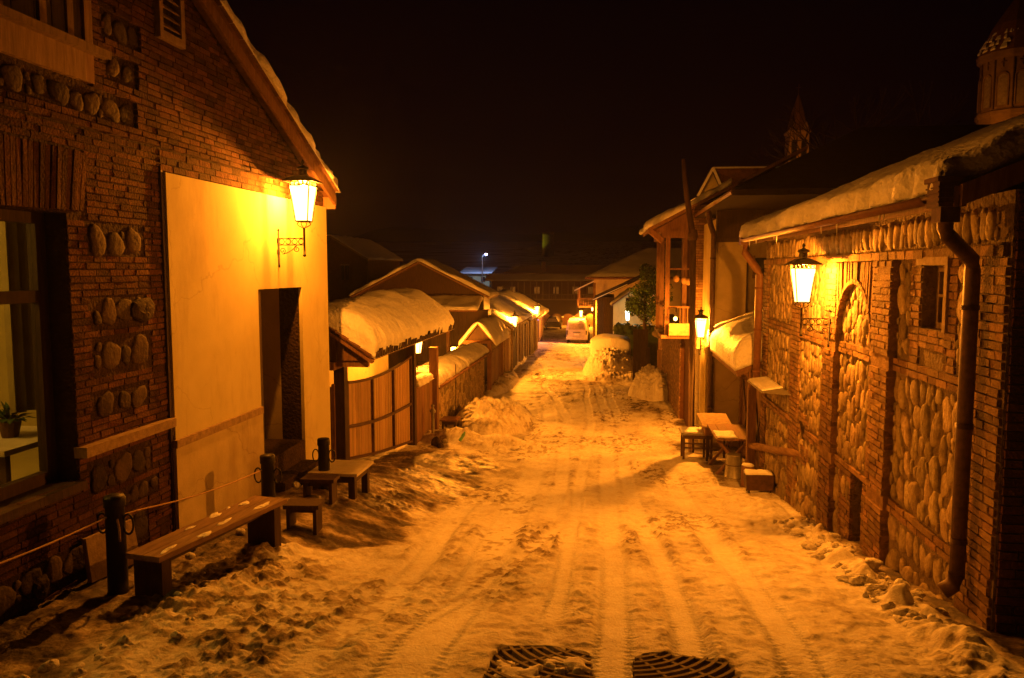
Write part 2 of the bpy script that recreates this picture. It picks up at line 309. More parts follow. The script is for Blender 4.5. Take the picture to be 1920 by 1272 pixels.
def make_ground():
    ys = [-6.0]
    while ys[-1] < 420:
        y = ys[-1]; ys.append(y + (.25 if y < 2.5 else .06 if y < 3.7 else max(.016, .0034 * y)))
    xs = list(np.concatenate([-4.9 - np.cumsum(.03 * 1.12 ** np.arange(60))[::-1], np.arange(-4.9, 3.5, .02), 3.5 + np.cumsum(.03 * 1.12 ** np.arange(60))]))
    ys = np.array(ys); xs = np.array(xs); X, Y = np.meshgrid(xs, ys)
    Z, W, I = ground_fields(X, Y)
    far = sst(9, 30, np.abs(X)); Z = Z * (1 - far) + base_z(X, Y) * far
    ny, nx = X.shape; co = np.stack([X, Y, Z], -1).reshape(-1, 3)
    i = np.arange(ny - 1)[:, None] * nx + np.arange(nx - 1)[None, :]
    q = np.stack([i, i + 1, i + nx + 1, i + nx], -1).reshape(-1, 4)
    me = bpy.data.meshes.new('snowy_street'); me.vertices.add(len(co)); me.vertices.foreach_set('co', co.ravel())
    me.loops.add(q.size); me.loops.foreach_set('vertex_index', q.ravel().astype(np.int32))
    me.polygons.add(len(q)); me.polygons.foreach_set('loop_start', np.arange(0, q.size, 4, dtype=np.int32))
    me.polygons.foreach_set('use_smooth', np.ones(len(q), bool))
    me.update(calc_edges=True)
    for nm, A in (('wear', W), ('ice', I)):
        a = me.attributes.new(nm, 'FLOAT', 'POINT'); a.data.foreach_set('value', A.ravel().astype(np.float32))
    m = bpy.data.materials.new('street_snow'); m.use_nodes = True; nt = m.node_tree; N = nt.nodes; L = nt.links; b = N['Principled BSDF']
    tc = N.new('ShaderNodeTexCoord')
    aw = N.new('ShaderNodeAttribute'); aw.attribute_name = 'wear'; ai = N.new('ShaderNodeAttribute'); ai.attribute_name = 'ice'
    n1 = N.new('ShaderNodeTexNoise'); n1.inputs['Scale'].default_value = 14; n1.inputs['Detail'].default_value = 8; n1.inputs['Roughness'].default_value = .7
    L.new(tc.outputs['Object'], n1.inputs['Vector'])
    mm = N.new('ShaderNodeMath'); mm.operation = 'MULTIPLY_ADD'; L.new(n1.outputs[0], mm.inputs[0]); mm.inputs[1].default_value = .9; mm.inputs[2].default_value = -.45
    ad = N.new('ShaderNodeMath'); ad.operation = 'ADD'; L.new(aw.outputs['Fac'], ad.inputs[0]); L.new(mm.outputs[0], ad.inputs[1])
    cr = N.new('ShaderNodeValToRGB'); e = cr.color_ramp.elements
    e[0].position = .05; e[0].color = (.80, .79, .78, 1); e[1].position = .95; e[1].color = (.055, .038, .028, 1)
    for p, c in ((.32, (.62, .57, .50)), (.55, (.36, .29, .21)), (.75, (.14, .10, .07))):
        x = e.new(p); x.color = (*c, 1)
    L.new(ad.outputs[0], cr.inputs[0]); L.new(cr.outputs[0], b.inputs['Base Color'])
    mr = N.new('ShaderNodeMapRange'); mr.inputs[3].default_value = .62; mr.inputs[4].default_value = .36; L.new(ai.outputs['Fac'], mr.inputs[0]); L.new(mr.outputs[0], b.inputs['Roughness'])
    b.inputs['Specular IOR Level'].default_value = .35
    n2 = N.new('ShaderNodeTexNoise'); n2.inputs['Scale'].default_value = 38; n2.inputs['Detail'].default_value = 6; n2.inputs['Roughness'].default_value = .6
    L.new(tc.outputs['Object'], n2.inputs['Vector'])
    bp = N.new('ShaderNodeBump'); bp.inputs['Strength'].default_value = .75; bp.inputs['Distance'].default_value = .022
    L.new(n2.outputs[0], bp.inputs['Height']); L.new(bp.outputs[0], b.inputs['Normal'])
    me.materials.append(m)
    o = bpy.data.objects.new('snowy_street', me); C.objects.link(o); o['kind'] = 'structure'
make_ground()

# ------------------------------------------------------------------ masonry
def FL(X0): return lambda u, v, w_: (X0 + w_, u, v)         # wall facing +X (left of the street)
def FR(X0): return lambda u, v, w_: (X0 - w_, u, v)         # wall facing -X (right of the street)
def FY(Y0): return lambda u, v, w_: (u, Y0 - w_, v)         # wall facing the camera
def spans(u0, u1, v, excl):
    iv = [(u0, u1)]
    for (a, b, c, d) in excl:
        if c < v < d:
            nv = []
            for p, q in iv:
                if b <= p or a >= q: nv.append((p, q))
                else:
                    if a > p: nv.append((p, a))
                    if b < q: nv.append((b, q))
            iv = nv
    return [i for i in iv if i[1] - i[0] > .03]
def bricks(B, f, u0, u1, v0, v1, excl=(), w=.009, ch=.075, bl=.25, lim=None, j=.004, w0=-.02):
    v = v0; row = 0
    n = max(1, round((v1 - v0) / ch)); ch = (v1 - v0) / n
    for row in range(n):
        v = v0 + row * ch; a, b = (u0, u1) if lim is None else lim(v + ch, u0, u1)
        if b - a < .05: continue
        for p, q in spans(a, b, v + ch / 2, excl):
            u = p - (bl * random.uniform(.25, .6) if row % 2 else random.uniform(0, .08))
            while u < q:
                L_ = bl * random.uniform(.82, 1.12); s, e = max(u + .006, p), min(u + L_ - .006, q)
                if e - s > .03:
                    B.fbox(f, s, e, v + .007, v + ch - .006, w0, w + random.uniform(-.004, .005), j)
                u += L_
def cobbles(B, f, u0, u1, v0, v1, cw=.22, chh=.30, depth=.05, excl=(), test=None, cover=.93):
    o = B.sm; B.sm = True; put = []; area = (u1 - u0) * (v1 - v0)
    for size, tries in ((1.15, 60), (.95, 260), (.72, 420), (.5, 500), (.34, 300)):
        for _ in range(int(tries * area) + 12):
            ru = cw * .5 * size * random.uniform(.75, 1.15); rv = chh * .5 * size * random.uniform(.8, 1.15)
            if u1 - u0 < 2 * ru or v1 - v0 < 2 * rv: continue
            cu, cv = random.uniform(u0 + ru, u1 - ru), random.uniform(v0 + rv, v1 - rv)
            if any(a - ru * .8 < cu < b + ru * .8 and c - rv * .8 < cv < d + rv * .8 for a, b, c, d in excl): continue
            if test and not test(cu, cv): continue
            if any(((cu - p) / (ru + q)) ** 2 + ((cv - r_) / (rv + t)) ** 2 < .93 for p, r_, q, t in put): continue
            put.append((cu, cv, ru, rv)); cobble(B, f, cu, cv, ru * 1.0, rv * 1.0, depth * random.uniform(.55, 1.15) * (.6 + .4 * size))
    B.sm = o
def cobble(B, f, cu, cv, ru, rv, d):
    n = 12; k = 5; ph = [random.uniform(0, 6.28) for _ in range(3)]; tilt = random.uniform(-.35, .35); sq = random.uniform(2.0, 3.4); vs = []
    ou, ov = random.uniform(-.25, .25) * ru, random.uniform(-.25, .25) * rv
    jr = [random.uniform(.93, 1.07) for _ in range(n)]
    for i in range(k):
        t = i / (k - .5)
        for a in range(n):
            an = 2 * PI * a / n; q = 1 + .09 * math.sin(2 * an + ph[0]) + .08 * math.sin(3 * an + ph[1]) + .04 * math.sin(5 * an + ph[2])
            cs, sn = math.cos(an), math.sin(an); rr = (abs(cs) ** sq + abs(sn) ** sq) ** (-1 / sq) * q
            R = (math.cos(t * PI / 2) ** .8 if i else 1.0) * jr[a]
            x, y = cs * rr * ru * R, sn * rr * rv * R
            x, y = x * math.cos(tilt) - y * math.sin(tilt) + ou * t, x * math.sin(tilt) + y * math.cos(tilt) + ov * t
            vs.append(f(cu + x, cv + y, (-.02 if i == 0 else d * math.sin(t * PI / 2) ** .6 * random.uniform(.9, 1.08))))
    vs.append(f(cu + ou, cv + ov, d * random.uniform(.9, 1.02))); top = len(vs) - 1
    fs = [(i * n + a, i * n + (a + 1) % n, (i + 1) * n + (a + 1) % n, (i + 1) * n + a) for i in range(k - 1) for a in range(n)]
    fs += [((k - 1) * n + a, (k - 1) * n + (a + 1) % n, top) for a in range(n)]
    B.add(vs, fs)
def slab_holes(B, f, u0, u1, v0, v1, w0, w1, holes):
    us = sorted({u0, u1, *[h[0] for h in holes], *[h[1] for h in holes]}); vs = sorted({v0, v1, *[h[2] for h in holes], *[h[3] for h in holes]})
    us = [u for u in us if u0 <= u <= u1]; vs = [v for v in vs if v0 <= v <= v1]
    for a, b in zip(us, us[1:]):
        for c, d in zip(vs, vs[1:]):
            mu, mv = (a + b) / 2, (c + d) / 2
            if any(h[0] < mu < h[1] and h[2] < mv < h[3] for h in holes): continue
            B.fbox(f, a, b, c, d, w0, w1)
def planks(B, f, u0, u1, v0, v1, w0, w1, pw=.12, j=.003):
    u = u0
    while u < u1 - .01:
        e = min(u + pw * random.uniform(.85, 1.15), u1); B.fbox(f, u + .003, e - .003, v0 + random.uniform(0, .004), v1 + random.uniform(-.004, .004), w0, w1 + random.uniform(-.006, .004), j); u = e

# ------------------------------------------------------------------ snow on roofs: a closed sheet over z = zr(x, y)
def snow(B, x0, x1, y0, y1, zr, t, step=.07, rnd=.16, amp=.03, seed=0, soft=None, out=.0, fr=1.6, edges=(1, 1, 1, 1), tx=None):
    nx = max(6, int((x1 - x0) / step)); ny = max(6, int((y1 - y0) / step))
    nx = min(nx, 110); ny = min(ny, 170)
    us = .5 - .5 * np.cos(np.linspace(0, PI, nx + 1)); us = .6 * us + .4 * np.linspace(0, 1, nx + 1)
    vs = .5 - .5 * np.cos(np.linspace(0, PI, ny + 1)); vs = .6 * vs + .4 * np.linspace(0, 1, ny + 1)
    X, Y = np.meshgrid(x0 + (x1 - x0) * us, y0 + (y1 - y0) * vs)
    big = 9.0
    ex0 = (X - x0) if edges[0] else X * 0 + big; ex1 = (x1 - X) if edges[1] else X * 0 + big
    ey0 = (Y - y0) if edges[2] else X * 0 + big; ey1 = (y1 - Y) if edges[3] else X * 0 + big
    e = np.minimum(np.minimum(ex0, ex1), np.minimum(ey0, ey1)); q = np.clip(e / rnd, 0, 1)
    prof = np.sqrt(np.clip(1 - (1 - q) ** 2.4, 0, 1))
    zb = zr(X, Y)
    zt = zb
    if soft:
        zt = sum(zr(X + a * soft, Y + b * soft) for a in (-1, -.5, 0, .5, 1) for b in (0,)) / 5
        zt = zb + (zt - zb) * prof
    th = t * (1 + .35 * fbm(X * .7, Y * .7, seed + 200, 2)) + amp * fbm(X * 3, Y * 3, seed + 210, 4)
    if tx is not None: th = th * tx(X, Y)
    Zt = zt + np.maximum(th, .02) * (.12 + .88 * prof); Zb = zb + .004
    wob = amp * 1.4 * fr * fbm(X * 4, Y * 4, seed + 220, 3) * (1 - q)
    cx, cy_ = (x0 + x1) / 2, (y0 + y1) / 2
    lift = np.sin(np.clip(prof, 0, 1) * PI) * out
    Xt = X + np.sign(X - cx) * (lift * (np.minimum(ex0, ex1) <= e + 1e-6) ) + wob * (np.minimum(ex0, ex1) <= e + 1e-6)
    Yt = Y + np.sign(Y - cy_) * (lift * (np.minimum(ey0, ey1) <= e + 1e-6)) + wob * (np.minimum(ey0, ey1) <= e + 1e-6)
    nyy, nxx = X.shape; n = nxx * nyy
    vt = list(zip(Xt.ravel().tolist(), Yt.ravel().tolist(), Zt.ravel().tolist())); vb = list(zip(X.ravel().tolist(), Y.ravel().tolist(), Zb.ravel().tolist()))
    fs = []
    for i in range(nyy - 1):
        for k in range(nxx - 1):
            a = i * nxx + k; fs.append((a, a + 1, a + nxx + 1, a + nxx)); fs.append((n + a, n + a + nxx, n + a + nxx + 1, n + a + 1))
    for k in range(nxx - 1):
        fs.append((k + 1, k, n + k, n + k + 1)); a = (nyy - 1) * nxx + k; fs.append((a, a + 1, n + a + 1, n + a))
    for i in range(nyy - 1):
        a = i * nxx; fs.append((a, a + nxx, n + a + nxx, n + a)); a = i * nxx + nxx - 1; fs.append((a + nxx, a, n + a, n + a + nxx))
    o = B.sm; B.sm = True; B.add(vt + vb, fs); B.sm = o
def slab(B, x0, x1, y0, y1, zr, t):            # roof board following zr (one plane)
    P = [(x0, y0), (x1, y0), (x1, y1), (x0, y1)]
    B.hexa([(x, y, float(zr(x, y)) - t) for x, y in P] + [(x, y, float(zr(x, y))) for x, y in P])
def teeth(B, a, b, n, size=.07, drop=.05, th=.03):     # ends of the clay tiles along an eave, with snow caught between
    a = Vector(a); b = Vector(b); d = (b - a) / n
    for i in range(n):
        p = a + d * (i + .5); s = size * random.uniform(.8, 1.15); dirv = d.normalized()
        B.tube([p - Vector((0, 0, drop * .2)) + Vector((dirv.y, -dirv.x, 0)) * .0, p + Vector((-dirv.y, dirv.x, 0)) * -.22 + Vector((0, 0, .10))], s / 2, 6)

# ------------------------------------------------------------------ wall lantern (local: wall at x=0, arm along +x, z=0 at arm foot)
def make_lantern(label, loc, rz, power, length=.40, glass='glass', color=SODIUM, group='black iron wall lanterns along the street', snowcap=False, bar=True):
    t = thing('wall_lantern', label, 'lantern', loc, rz, group); L_ = length
    B = MB()
    B.tube([(0, 0, -.16), (0, 0, .30)], .012, 6); B.blob((0, 0, -.17), (.018, .018, .025), 6, 4, 0); B.blob((0, 0, .31), (.018, .018, .02), 6, 4, 0)
    B.box(-.03, .0, -.035, .035, -.02, .05); B.box(-.03, .0, -.035, .035, .13, .2)
    B.bar((0, 0, .20), (L_, 0, .20), .010, .012); B.bar((0, 0, .11), (L_, 0, .11), .010, .012)
    for k in range(4):
        c = L_ * (k + .5) / 4; r = .036
        B.tube([(c + r * math.cos(a * PI / 6), 0, .155 + r * math.sin(a * PI / 6)) for a in range(13)], .0055, 5)
    def scroll(cx, cz, r0, tdir, a0):
        return [(cx + (r0 * (1 - .8 * i / 16)) * math.cos(a0 + tdir * i * .55), 0, cz + (r0 * (1 - .8 * i / 16)) * math.sin(a0 + tdir * i * .55)) for i in range(17)]
    s1 = scroll(.052, .035, .046, 1, -PI / 2 * 1.0); s2 = scroll(.255, .055, .046, 1, PI / 2 * 1.0)
    mid = [(.06 + .19 * k / 8, 0, -.008 + .10 * (k / 8) ** 1.6) for k in range(9)]
    B.tube(s1, .0055, 5); B.tube(s2, .0055, 5); B.tube([s1[0]] + mid[1:] , .0055, 5)
    B.build('bracket', M['iron'], t, world=False)
    B = MB(); B.tube([(L_, 0, -.02), (L_, 0, .34)], .016, 8); B.blob((L_, 0, -.03), (.024, .024, .02), 8, 4, 0)
    for s in (-1, 1):
        for ax in (0, 1):
            pts = [(L_ + (s * (.02 + .075 * math.sin(q * PI / 8)) if ax == 0 else 0), (s * (.02 + .075 * math.sin(q * PI / 8)) if ax else 0), .34 + .095 * q / 8) for q in range(9)]
            B.tube(pts, .006, 5)
    B.build('pole', M['iron'], t, world=False)
    # glass body between z=.44 (half .095) and z=.86 (half .155)
    za, zb, ha, hb = .425, .89, .082, .135
    F = MB()
    for sx in (-1, 1):
        for sy in (-1, 1):
            F.bar((L_ + sx * ha, sy * ha, za), (L_ + sx * hb, sy * hb, zb), .013)
    for z, h in ((za, ha), (zb, hb), (zb + .045, hb + .004)):
        for s in (-1, 1):
            F.bar((L_ - h, s * h, z), (L_ + h, s * h, z), .014); F.bar((L_ + s * h, -h, z), (L_ + s * h, h, z), .014)
    F.box(L_ - ha, L_ + ha, -ha, ha, za - .012, za - .004)
    for s in (-1, 1):                                   # pierced crown band
        for k in range(5):
            c = -hb + 2 * hb * (k + .5) / 5
            for (px, py) in ((L_ + c, s * hb), (L_ + s * hb, c)):
                F.box(px - .004 - (.006 if abs(py) == hb else 0), px + .004 + (.006 if abs(py) == hb else 0), py - .01, py + .01, zb, zb + .045)
    F.build('lantern_frame', M['iron'], t, world=False)
    G = MB(); e = .004
    for s in (-1, 1):
        G.add([(L_ - ha, s * (ha - e), za), (L_ + ha, s * (ha - e), za), (L_ + hb, s * (hb - e), zb), (L_ - hb, s * (hb - e), zb)], [(0, 1, 2, 3)])
        G.add([(L_ + s * (ha - e), -ha, za), (L_ + s * (ha - e), ha, za), (L_ + s * (hb - e), hb, zb), (L_ + s * (hb - e), -hb, zb)], [(0, 1, 2, 3)])
    G.build('glass_pane', M[glass], t, world=False)
    K = MB(); n = 4; prof = [(.212, .935), (.20, .95), (.165, .975), (.10, 1.01), (.06, 1.025)]
    vs = []
    for r, z in prof:
        vs += [(L_ - r, -r, z), (L_ + r, -r, z), (L_ + r, r, z), (L_ - r, r, z)]
    K.add(vs, [(0, 3, 2, 1)] + [(i * 4 + a, i * 4 + (a + 1) % 4, (i + 1) * 4 + (a + 1) % 4, (i + 1) * 4 + a) for i in range(4) for a in range(4)])
    K.lathe([(.055, 1.02), (.055, 1.10), (.085, 1.115), (.08, 1.135), (.03, 1.155), (.012, 1.17), (.022, 1.195), (.022, 1.205), (.004, 1.235)], L_, 0, 12)
    K.build('lantern_cap', M['iron'], t, world=False)
    if snowcap:
        S = MB(); S.blob((L_, 0, .99), (.2, .2, .10), 12, 6, .06); S.build('snow_cover', M['snow'], t, world=False)
    S = MB(); S.blob((L_, 0, .80), (.03, .03, .035), 10, 6, 0); S.build('bulb', M['bulb'], t, world=False)
    ld = bpy.data.lights.new('lamp_light', 'POINT'); ld.energy = power; ld.color = color; ld.shadow_soft_size = .03
    lo = bpy.data.objects.new('lamp_light', ld); C.objects.link(lo); lo.parent = t; lo.location = (L_, 0, .862)
    return t
def plight(name, parent, loc, power, color, size=.05):
    ld = bpy.data.lights.new(name, 'POINT'); ld.energy = power; ld.color = color; ld.shadow_soft_size = size
    lo = bpy.data.objects.new(name, ld); C.objects.link(lo); lo.parent = parent; lo.location = loc; return lo
P0 = 2050
make_lantern('brightly lit iron lantern on the cream plaster wall beside the doorway', (-4.44, 10.1, .22), 0, P0, .36)
make_lantern('brightly lit iron lantern bracketed to the cobblestone wall beside the blind arch', (2.985, 11.18, -.87), PI, P0 * 1.1, .37)
make_lantern('lit lantern with a tapered glass beside the leaning wooden pole and the snowy canopy', (2.72, 21.0, -2.20), PI, P0 * 1.7, .36)
make_lantern('lit lantern glimpsed under the far end of the snow-laden gate roof', (-4.99, 21.2, -2.75), PI, P0 * .8, .36)

# ================================================================== LEFT: brick and plaster house
LX = -4.5; fl = FL(LX)
house = thing('brick_house', 'big brick and cream plaster gabled house with the near lantern, on the left', 'house', (-8, 4, -2.6))
APY, APZ, SL = 4.0, 4.89, .46
def zroofL(x, y): return APZ - SL * np.abs(np.asarray(y, float) - APY)
WIN = (4.30, 6.04, -1.80, .47); DOOR = (9.46, 10.88, -3.6, -.25)
B = MB(); B.mi = 0
slab_holes(B, fl, -3.9, 11.9, -3.8, 1.24, -.30, 0, [WIN, DOOR])
B.prism([(-3.9, 1.24), (11.9, 1.24), (11.9, float(zroofL(0, 11.9)) - .1 if zroofL(0, 11.9) - .1 > 1.24 else 1.25), (APY, APZ - .1), (-3.9, 1.25)], 'x', LX - .30, LX)
# end wall towards the gate, back and far side
B.box(-12, LX - .3, 11.6, 11.9, -3.9, 1.2); B.box(-12, LX - .3, -3.9, -3.6, -3, 1.2)
# masonry skin
B.mi = 1
bigex = [WIN, (7.45, 11.9, -3.8, .98), (4.15, 6.3, .40, 1.02)]
stones = [(6.28, 7.12, .10, .40), (6.28, 7.12, -.52, -.24), (6.28, 7.18, -.93, -.62), (6.25, 7.10, -1.33, -1.08), (6.15, 7.1, -1.98, -1.70), (4.6, 7.0, -2.62, -2.32), (6.6, 7.2, -2.22, -2.04)]
bricks(B, fl, 3.2, 7.42, -2.75, 1.20, bigex + stones, ch=.060, bl=.22)
bricks(B, fl, 7.42, 11.88, .985, 1.20, [], w=.02)
st2 = [(5.0, 7.05, 1.32, 1.56), (6.6, 7.1, 1.72, 1.92), (6.6, 7.15, 2.05, 2.3)]
UPW = (3.6, 6.42, 1.60, 3.6); LOU = (7.40, 7.86, 2.28, 3.35)
def gl(v, a, b):
    r = (APZ - .14 - v) / SL; return max(a, APY - r), min(b, APY + r)
bricks(B, fl, 3.2, 11.88, 1.27, 4.6, [UPW, LOU] + st2, w=.034, lim=gl, ch=.060, bl=.22)
bricks(B, fl, 3.2, 11.88, 1.205, 1.262, [], w=.075, ch=.057, bl=.25)
# soldier arch over the window
for k in range(34):
    u = 4.18 + (6.28 - 4.18) * (k + .5) / 34
    a = (u - 5.2) * .16
    B.fbox(fl, u - .026, u + .024, .475 - .0 + .02 * abs(u - 5.2), 1.0, -.02, .03 + random.uniform(-.006, .008), .003, -a)
B.mi = 2
for s in stones + st2:
    cobbles(B, fl, s[0] + .01, s[1] - .01, s[2] + .01, s[3] - .01, .23, .25, .030, cover=.86)
for cu, cv, ru, rv in ((4.95, -2.45, .10, .12), (5.5, -2.52, .08, .10), (7.02, -.38, .19, .13)): cobble(B, fl, cu, cv, ru, rv, .07)
B.build('wall', [M['mortar'], M['brick'], M['cobble2']], house)
# stone ledge, plaster panels, trim
B = MB(); B.fbox(fl, 6.02, 7.40, -1.60, -1.51, -.02, .10, .004); B.build('ledge', M['trim'], house)
B = MB(); slab_holes(B, fl, 7.46, 11.93, -1.76, .975, .001, .05, [DOOR]); slab_holes(B, fl, 9.461, 11.93, -3.75, -1.76, .001, .05, [DOOR]); B.build('plaster_panel', M['plaster'], house)
B = MB(); slab_holes(B, fl, 7.43, 9.46, -3.75, -1.84, .001, .07, [])
B.build('lower_panel', M['plaster_low'], house)
B = MB(); B.fbox(fl, 7.43, 9.46, -1.84, -1.755, .001, .085, .003); B.build('panel_trim', M['trim'], house)
B = MB(); B.fbox(fl, 7.405, 7.44, -3.6, .99, -.01, .03, .003); B.build('shadow_strip', M['darkwood'], house)  # dark strip standing in for the shadow line at the panel's left edge
# doorway recess
B = MB(); B.box(LX - 1.1, LX - .301, 10.88, 11.0, -3.2, -.1); B.box(LX - 1.1, LX - .301, 9.3, 9.46, -3.2, -.1); B.box(LX - 1.1, LX - .301, 9.46, 10.88, -.25, -.1)
B.build('doorway_lining', M['plaster_low'], house)
B = MB(); B.box(LX - .9, LX + .045, 9.465, 10.875, -3.4, -2.50, .004); B.box(LX + .05, LX + .28, 9.55, 10.80, -3.4, -2.78, .004); B.build('doorstep', M['mortar'], house)
d = MB(); planks(d, FL(LX - .66), 9.50, 10.84, -2.49, -.27, -.05, 0, .16); dr = d.build('door', M['darkwood'], house)
d = MB(); d.box(LX - .10, LX + .035, 9.465, 9.56, -2.49, -.27); d.box(LX - .62, LX + .0, 9.465, 9.52, -2.49, -.27); d.build('door_frame', M['darkwood'], house)
d = MB(); d.blob((LX - .63, 9.62, -1.5), (.03, .03, .03), 8, 5, 0); d.build('handle', M['rustmetal'], dr)
# lit window with the room behind
wi = MB(); f2 = FL(LX - .24)
for (a, b, c, e) in ((4.30, 4.40, -1.8, .47), (5.93, 6.04, -1.8, .47), (4.4, 5.93, -1.8, -1.70), (4.4, 5.93, .38, .47), (4.4, 5.93, -.27, -.17), (5.28, 5.38, -1.7, -.27), (5.28, 5.38, -.17, .38)):
    wi.fbox(f2, a, b, c, e, -.04, .04)
win = wi.build('window', M['darkwood'], house)
g = bpy.data.materials.new('window_glass'); g.use_nodes = True; nt = g.node_tree; pb = nt.nodes['Principled BSDF']
pb.inputs['Base Color'].default_value = (.02, .02, .02, 1); pb.inputs['Roughness'].default_value = .08
tr = nt.nodes.new('ShaderNodeBsdfTransparent'); tr.inputs[0].default_value = (.85, .9, .8, 1); mx = nt.nodes.new('ShaderNodeMixShader'); mx.inputs[0].default_value = .12
nt.links.new(tr.outputs[0], mx.inputs[1]); nt.links.new(pb.outputs[0], mx.inputs[2]); nt.links.new(mx.outputs[0], nt.nodes['Material Output'].inputs[0])
wi = MB(); wi.fbox(f2, 4.4, 5.93, -1.7, .38, -.006, .0); wi.build('pane', g, win)
wi = MB(); wi.box(LX - .30, LX + .06, 4.25, 6.06, -1.87, -1.80, .003); wi.build('sill', M['darkwood'], win)
rm = MB()
rm.box(-8.2, -4.8, 3.4, 3.5, -2.3, 1.2); rm.box(-8.2, -4.8, 8.6, 8.7, -2.3, 1.2); rm.box(-8.3, -8.2, 3.4, 8.7, -2.3, 1.2)
rm.box(-8.2, -4.8, 3.5, 8.6, -2.3, -2.2); rm.box(-8.2, -4.8, 3.5, 8.6, 1.1, 1.2)
M['room'] = mat('room_wall', (.50, .44, .20), (.40, .35, .16), 1.5, .9, 0)
rm.build('room', M['room'], house)
cu = MB()
for i in range(60):
    y = 6.55 + i * .022; x = -5.55 + .05 * math.sin(i * 1.1)
    x2 = -5.55 + .05 * math.sin((i + 1) * 1.1); cu.add([(x, y, -1.35), (x2, y + .022, -1.35), (x2, y + .022, 1.0), (x, y, 1.0)], [(0, 1, 2, 3)])
M['cloth'] = mat('net_curtain', (.50, .45, .26), (.42, .37, .2), 6, .9, .2)
cu.build('curtain', M['cloth'], house, smooth=True)
tb = thing('table', 'small table with a pale top inside the lit window', 'table', (-5.7, 6.5, -2.2))
B = MB(); B.box(-6.2, -5.2, 6.05, 7.1, -1.62, -1.57); B.build('tabletop', M['paint'], tb)
for sx in (-6.15, -5.3):
    for sy in (6.1, 7.0): B = MB(); B.box(sx, sx + .06, sy, sy + .06, -2.2, -1.62); B.build('leg', M['darkwood'], tb)
pp = thing('potted_plant', 'leafy dark potted plant on the table inside the lit window', 'plant', (-5.6, 6.6, -1.57))
B = MB(); B.lathe([(.07, -1.57), (.10, -1.42), (.09, -1.42)], -5.6, 6.6, 12); B.build('pot', M['rustmetal'], pp)
B = MB(); M['leaf'] = mat('leaf', (.05, .10, .025), (.02, .05, .012), 6, .6, .2, island=.5)
for i in range(70):
    a = random.uniform(0, 6.28); e = random.uniform(.2, 1.2); L0 = random.uniform(.15, .30)
    p = Vector((-5.6, 6.6, -1.42)); dv = Vector((math.cos(a) * math.cos(e), math.sin(a) * math.cos(e), math.sin(e))); q = p + dv * L0; s = Vector((-dv.y, dv.x, 0)) * .03
    m_ = p + dv * L0 * .6; B.add([tuple(p), tuple(m_ + s), tuple(q - Vector((0, 0, .05))), tuple(m_ - s)], [(0, 1, 2, 3)])
B.build('leaves', M['leaf'], pp)
plight('room_light', house, Vector((-6.9, 5.2, .6)) - Vector(house.location), 190, (1, .42, .055), .2)
# upper window with its apron, louvre vent
B = MB(); slab_holes(B, fl, 3.6, 6.42, 1.60, 3.6, .0, .05, [(3.7, 6.32, 1.92, 3.55)]); B.fbox(fl, 3.5, 6.55, 1.84, 1.90, .05, .13, .003)
ub = B.build('upper_window', M['wood'], house)
B = MB(); planks(B, fl, 3.7, 6.32, 1.92, 3.55, -.01, .02, .22); B.build('shutter', M['darkwood'], ub)
B = MB()
for u in (4.3, 4.85, 5.35, 5.8, 6.12): B.fbox(fl, u, u + .07, 1.92, 3.5, .02, .045, .003)
B.build('batten', M['wood'], ub)
B = MB(); slab_holes(B, fl, 7.40, 7.86, 2.28, 3.35, .0, .09, [(7.46, 7.79, 2.36, 3.29)]); lv = B.build('louvre_vent', M['trim'], house)
B = MB()
for k in range(10):
    z = 2.40 + k * .092; B.add([fl(7.46, z, .075), fl(7.79, z, .075), fl(7.79, z + .06, .01), fl(7.46, z + .06, .01), fl(7.46, z + .015, .075), fl(7.79, z + .015, .075), fl(7.79, z + .075, .01), fl(7.46, z + .075, .01)], MB.BF)
B.build('slat', M['trim'], lv)
# roof with verge boards and snow
B = MB(); B.mi = 0
slab(B, -12.2, -4.30, APY, 11.95, zroofL, .10); slab(B, -12.2, -4.30, -4.0, APY, zroofL, .10)
B.build('roof', M['tile'], house)
B = MB()
P = [(APY, APZ - .08), (11.97, float(zroofL(0, 11.97)) - .08), (11.97, float(zroofL(0, 11.97)) - .22), (APY, APZ - .24)]
B.prism(P, 'x', -4.335, -4.295); B.prism([(2 * APY - a, b) for a, b in P], 'x', -4.335, -4.295)
B.box(-12.2, -4.31, 11.95, 11.99, .95, 1.17)
B.build('verge_board', M['wood'], house)
B = MB(); y = 4.3
while y < 11.8:                                             # tile ends and soffit laths along the verge
    B.hexa([(-4.36, y, float(zroofL(0, y)) - .0), (-4.25, y, float(zroofL(0, y))), (-4.25, y + .22, float(zroofL(0, y + .22)) - .01), (-4.36, y + .22, float(zroofL(0, y + .22)) - .01),
            (-4.36, y, float(zroofL(0, y)) + .05), (-4.25, y, float(zroofL(0, y)) + .05), (-4.25, y + .22, float(zroofL(0, y + .22)) + .03), (-4.36, y + .22, float(zroofL(0, y + .22)) + .03)]); y += .24
B.build('verge_tile', M['tile'], house)
B = MB(); snow(B, -7.5, -4.23, 4.0, 12.02, zroofL, .15, .08, .10, .06, 1, out=.03, fr=1.8); B.build('snow_cover', M['snow'], house)

# ================================================================== RIGHT: cobblestone house
RX = 3.1; fr_ = FR(RX)
ch = thing('cobblestone_house', 'long cobblestone and brick house with a blind arch and snow-loaded eave, on the right', 'house', (6, 11, -4))
RW = (7.69, 8.29, -.58, .04); RD = (9.80, 10.26, -3.5, -2.60); RS = (12.72, 13.10, -2.76, -2.46)
B = MB(); B.mi = 0
slab_holes(B, fr_, 6.56, 16.3, -4.9, .62, -.45, 0, [RW, RD, RS])
B.box(RX + .45, 13, 6.56, 7.0, -3.6, .9); B.box(RX + .45, 13, 15.9, 16.3, -5, 1.0)
bd = .17   # course bands
allx = [RW, RD, RS]
B.mi = 1
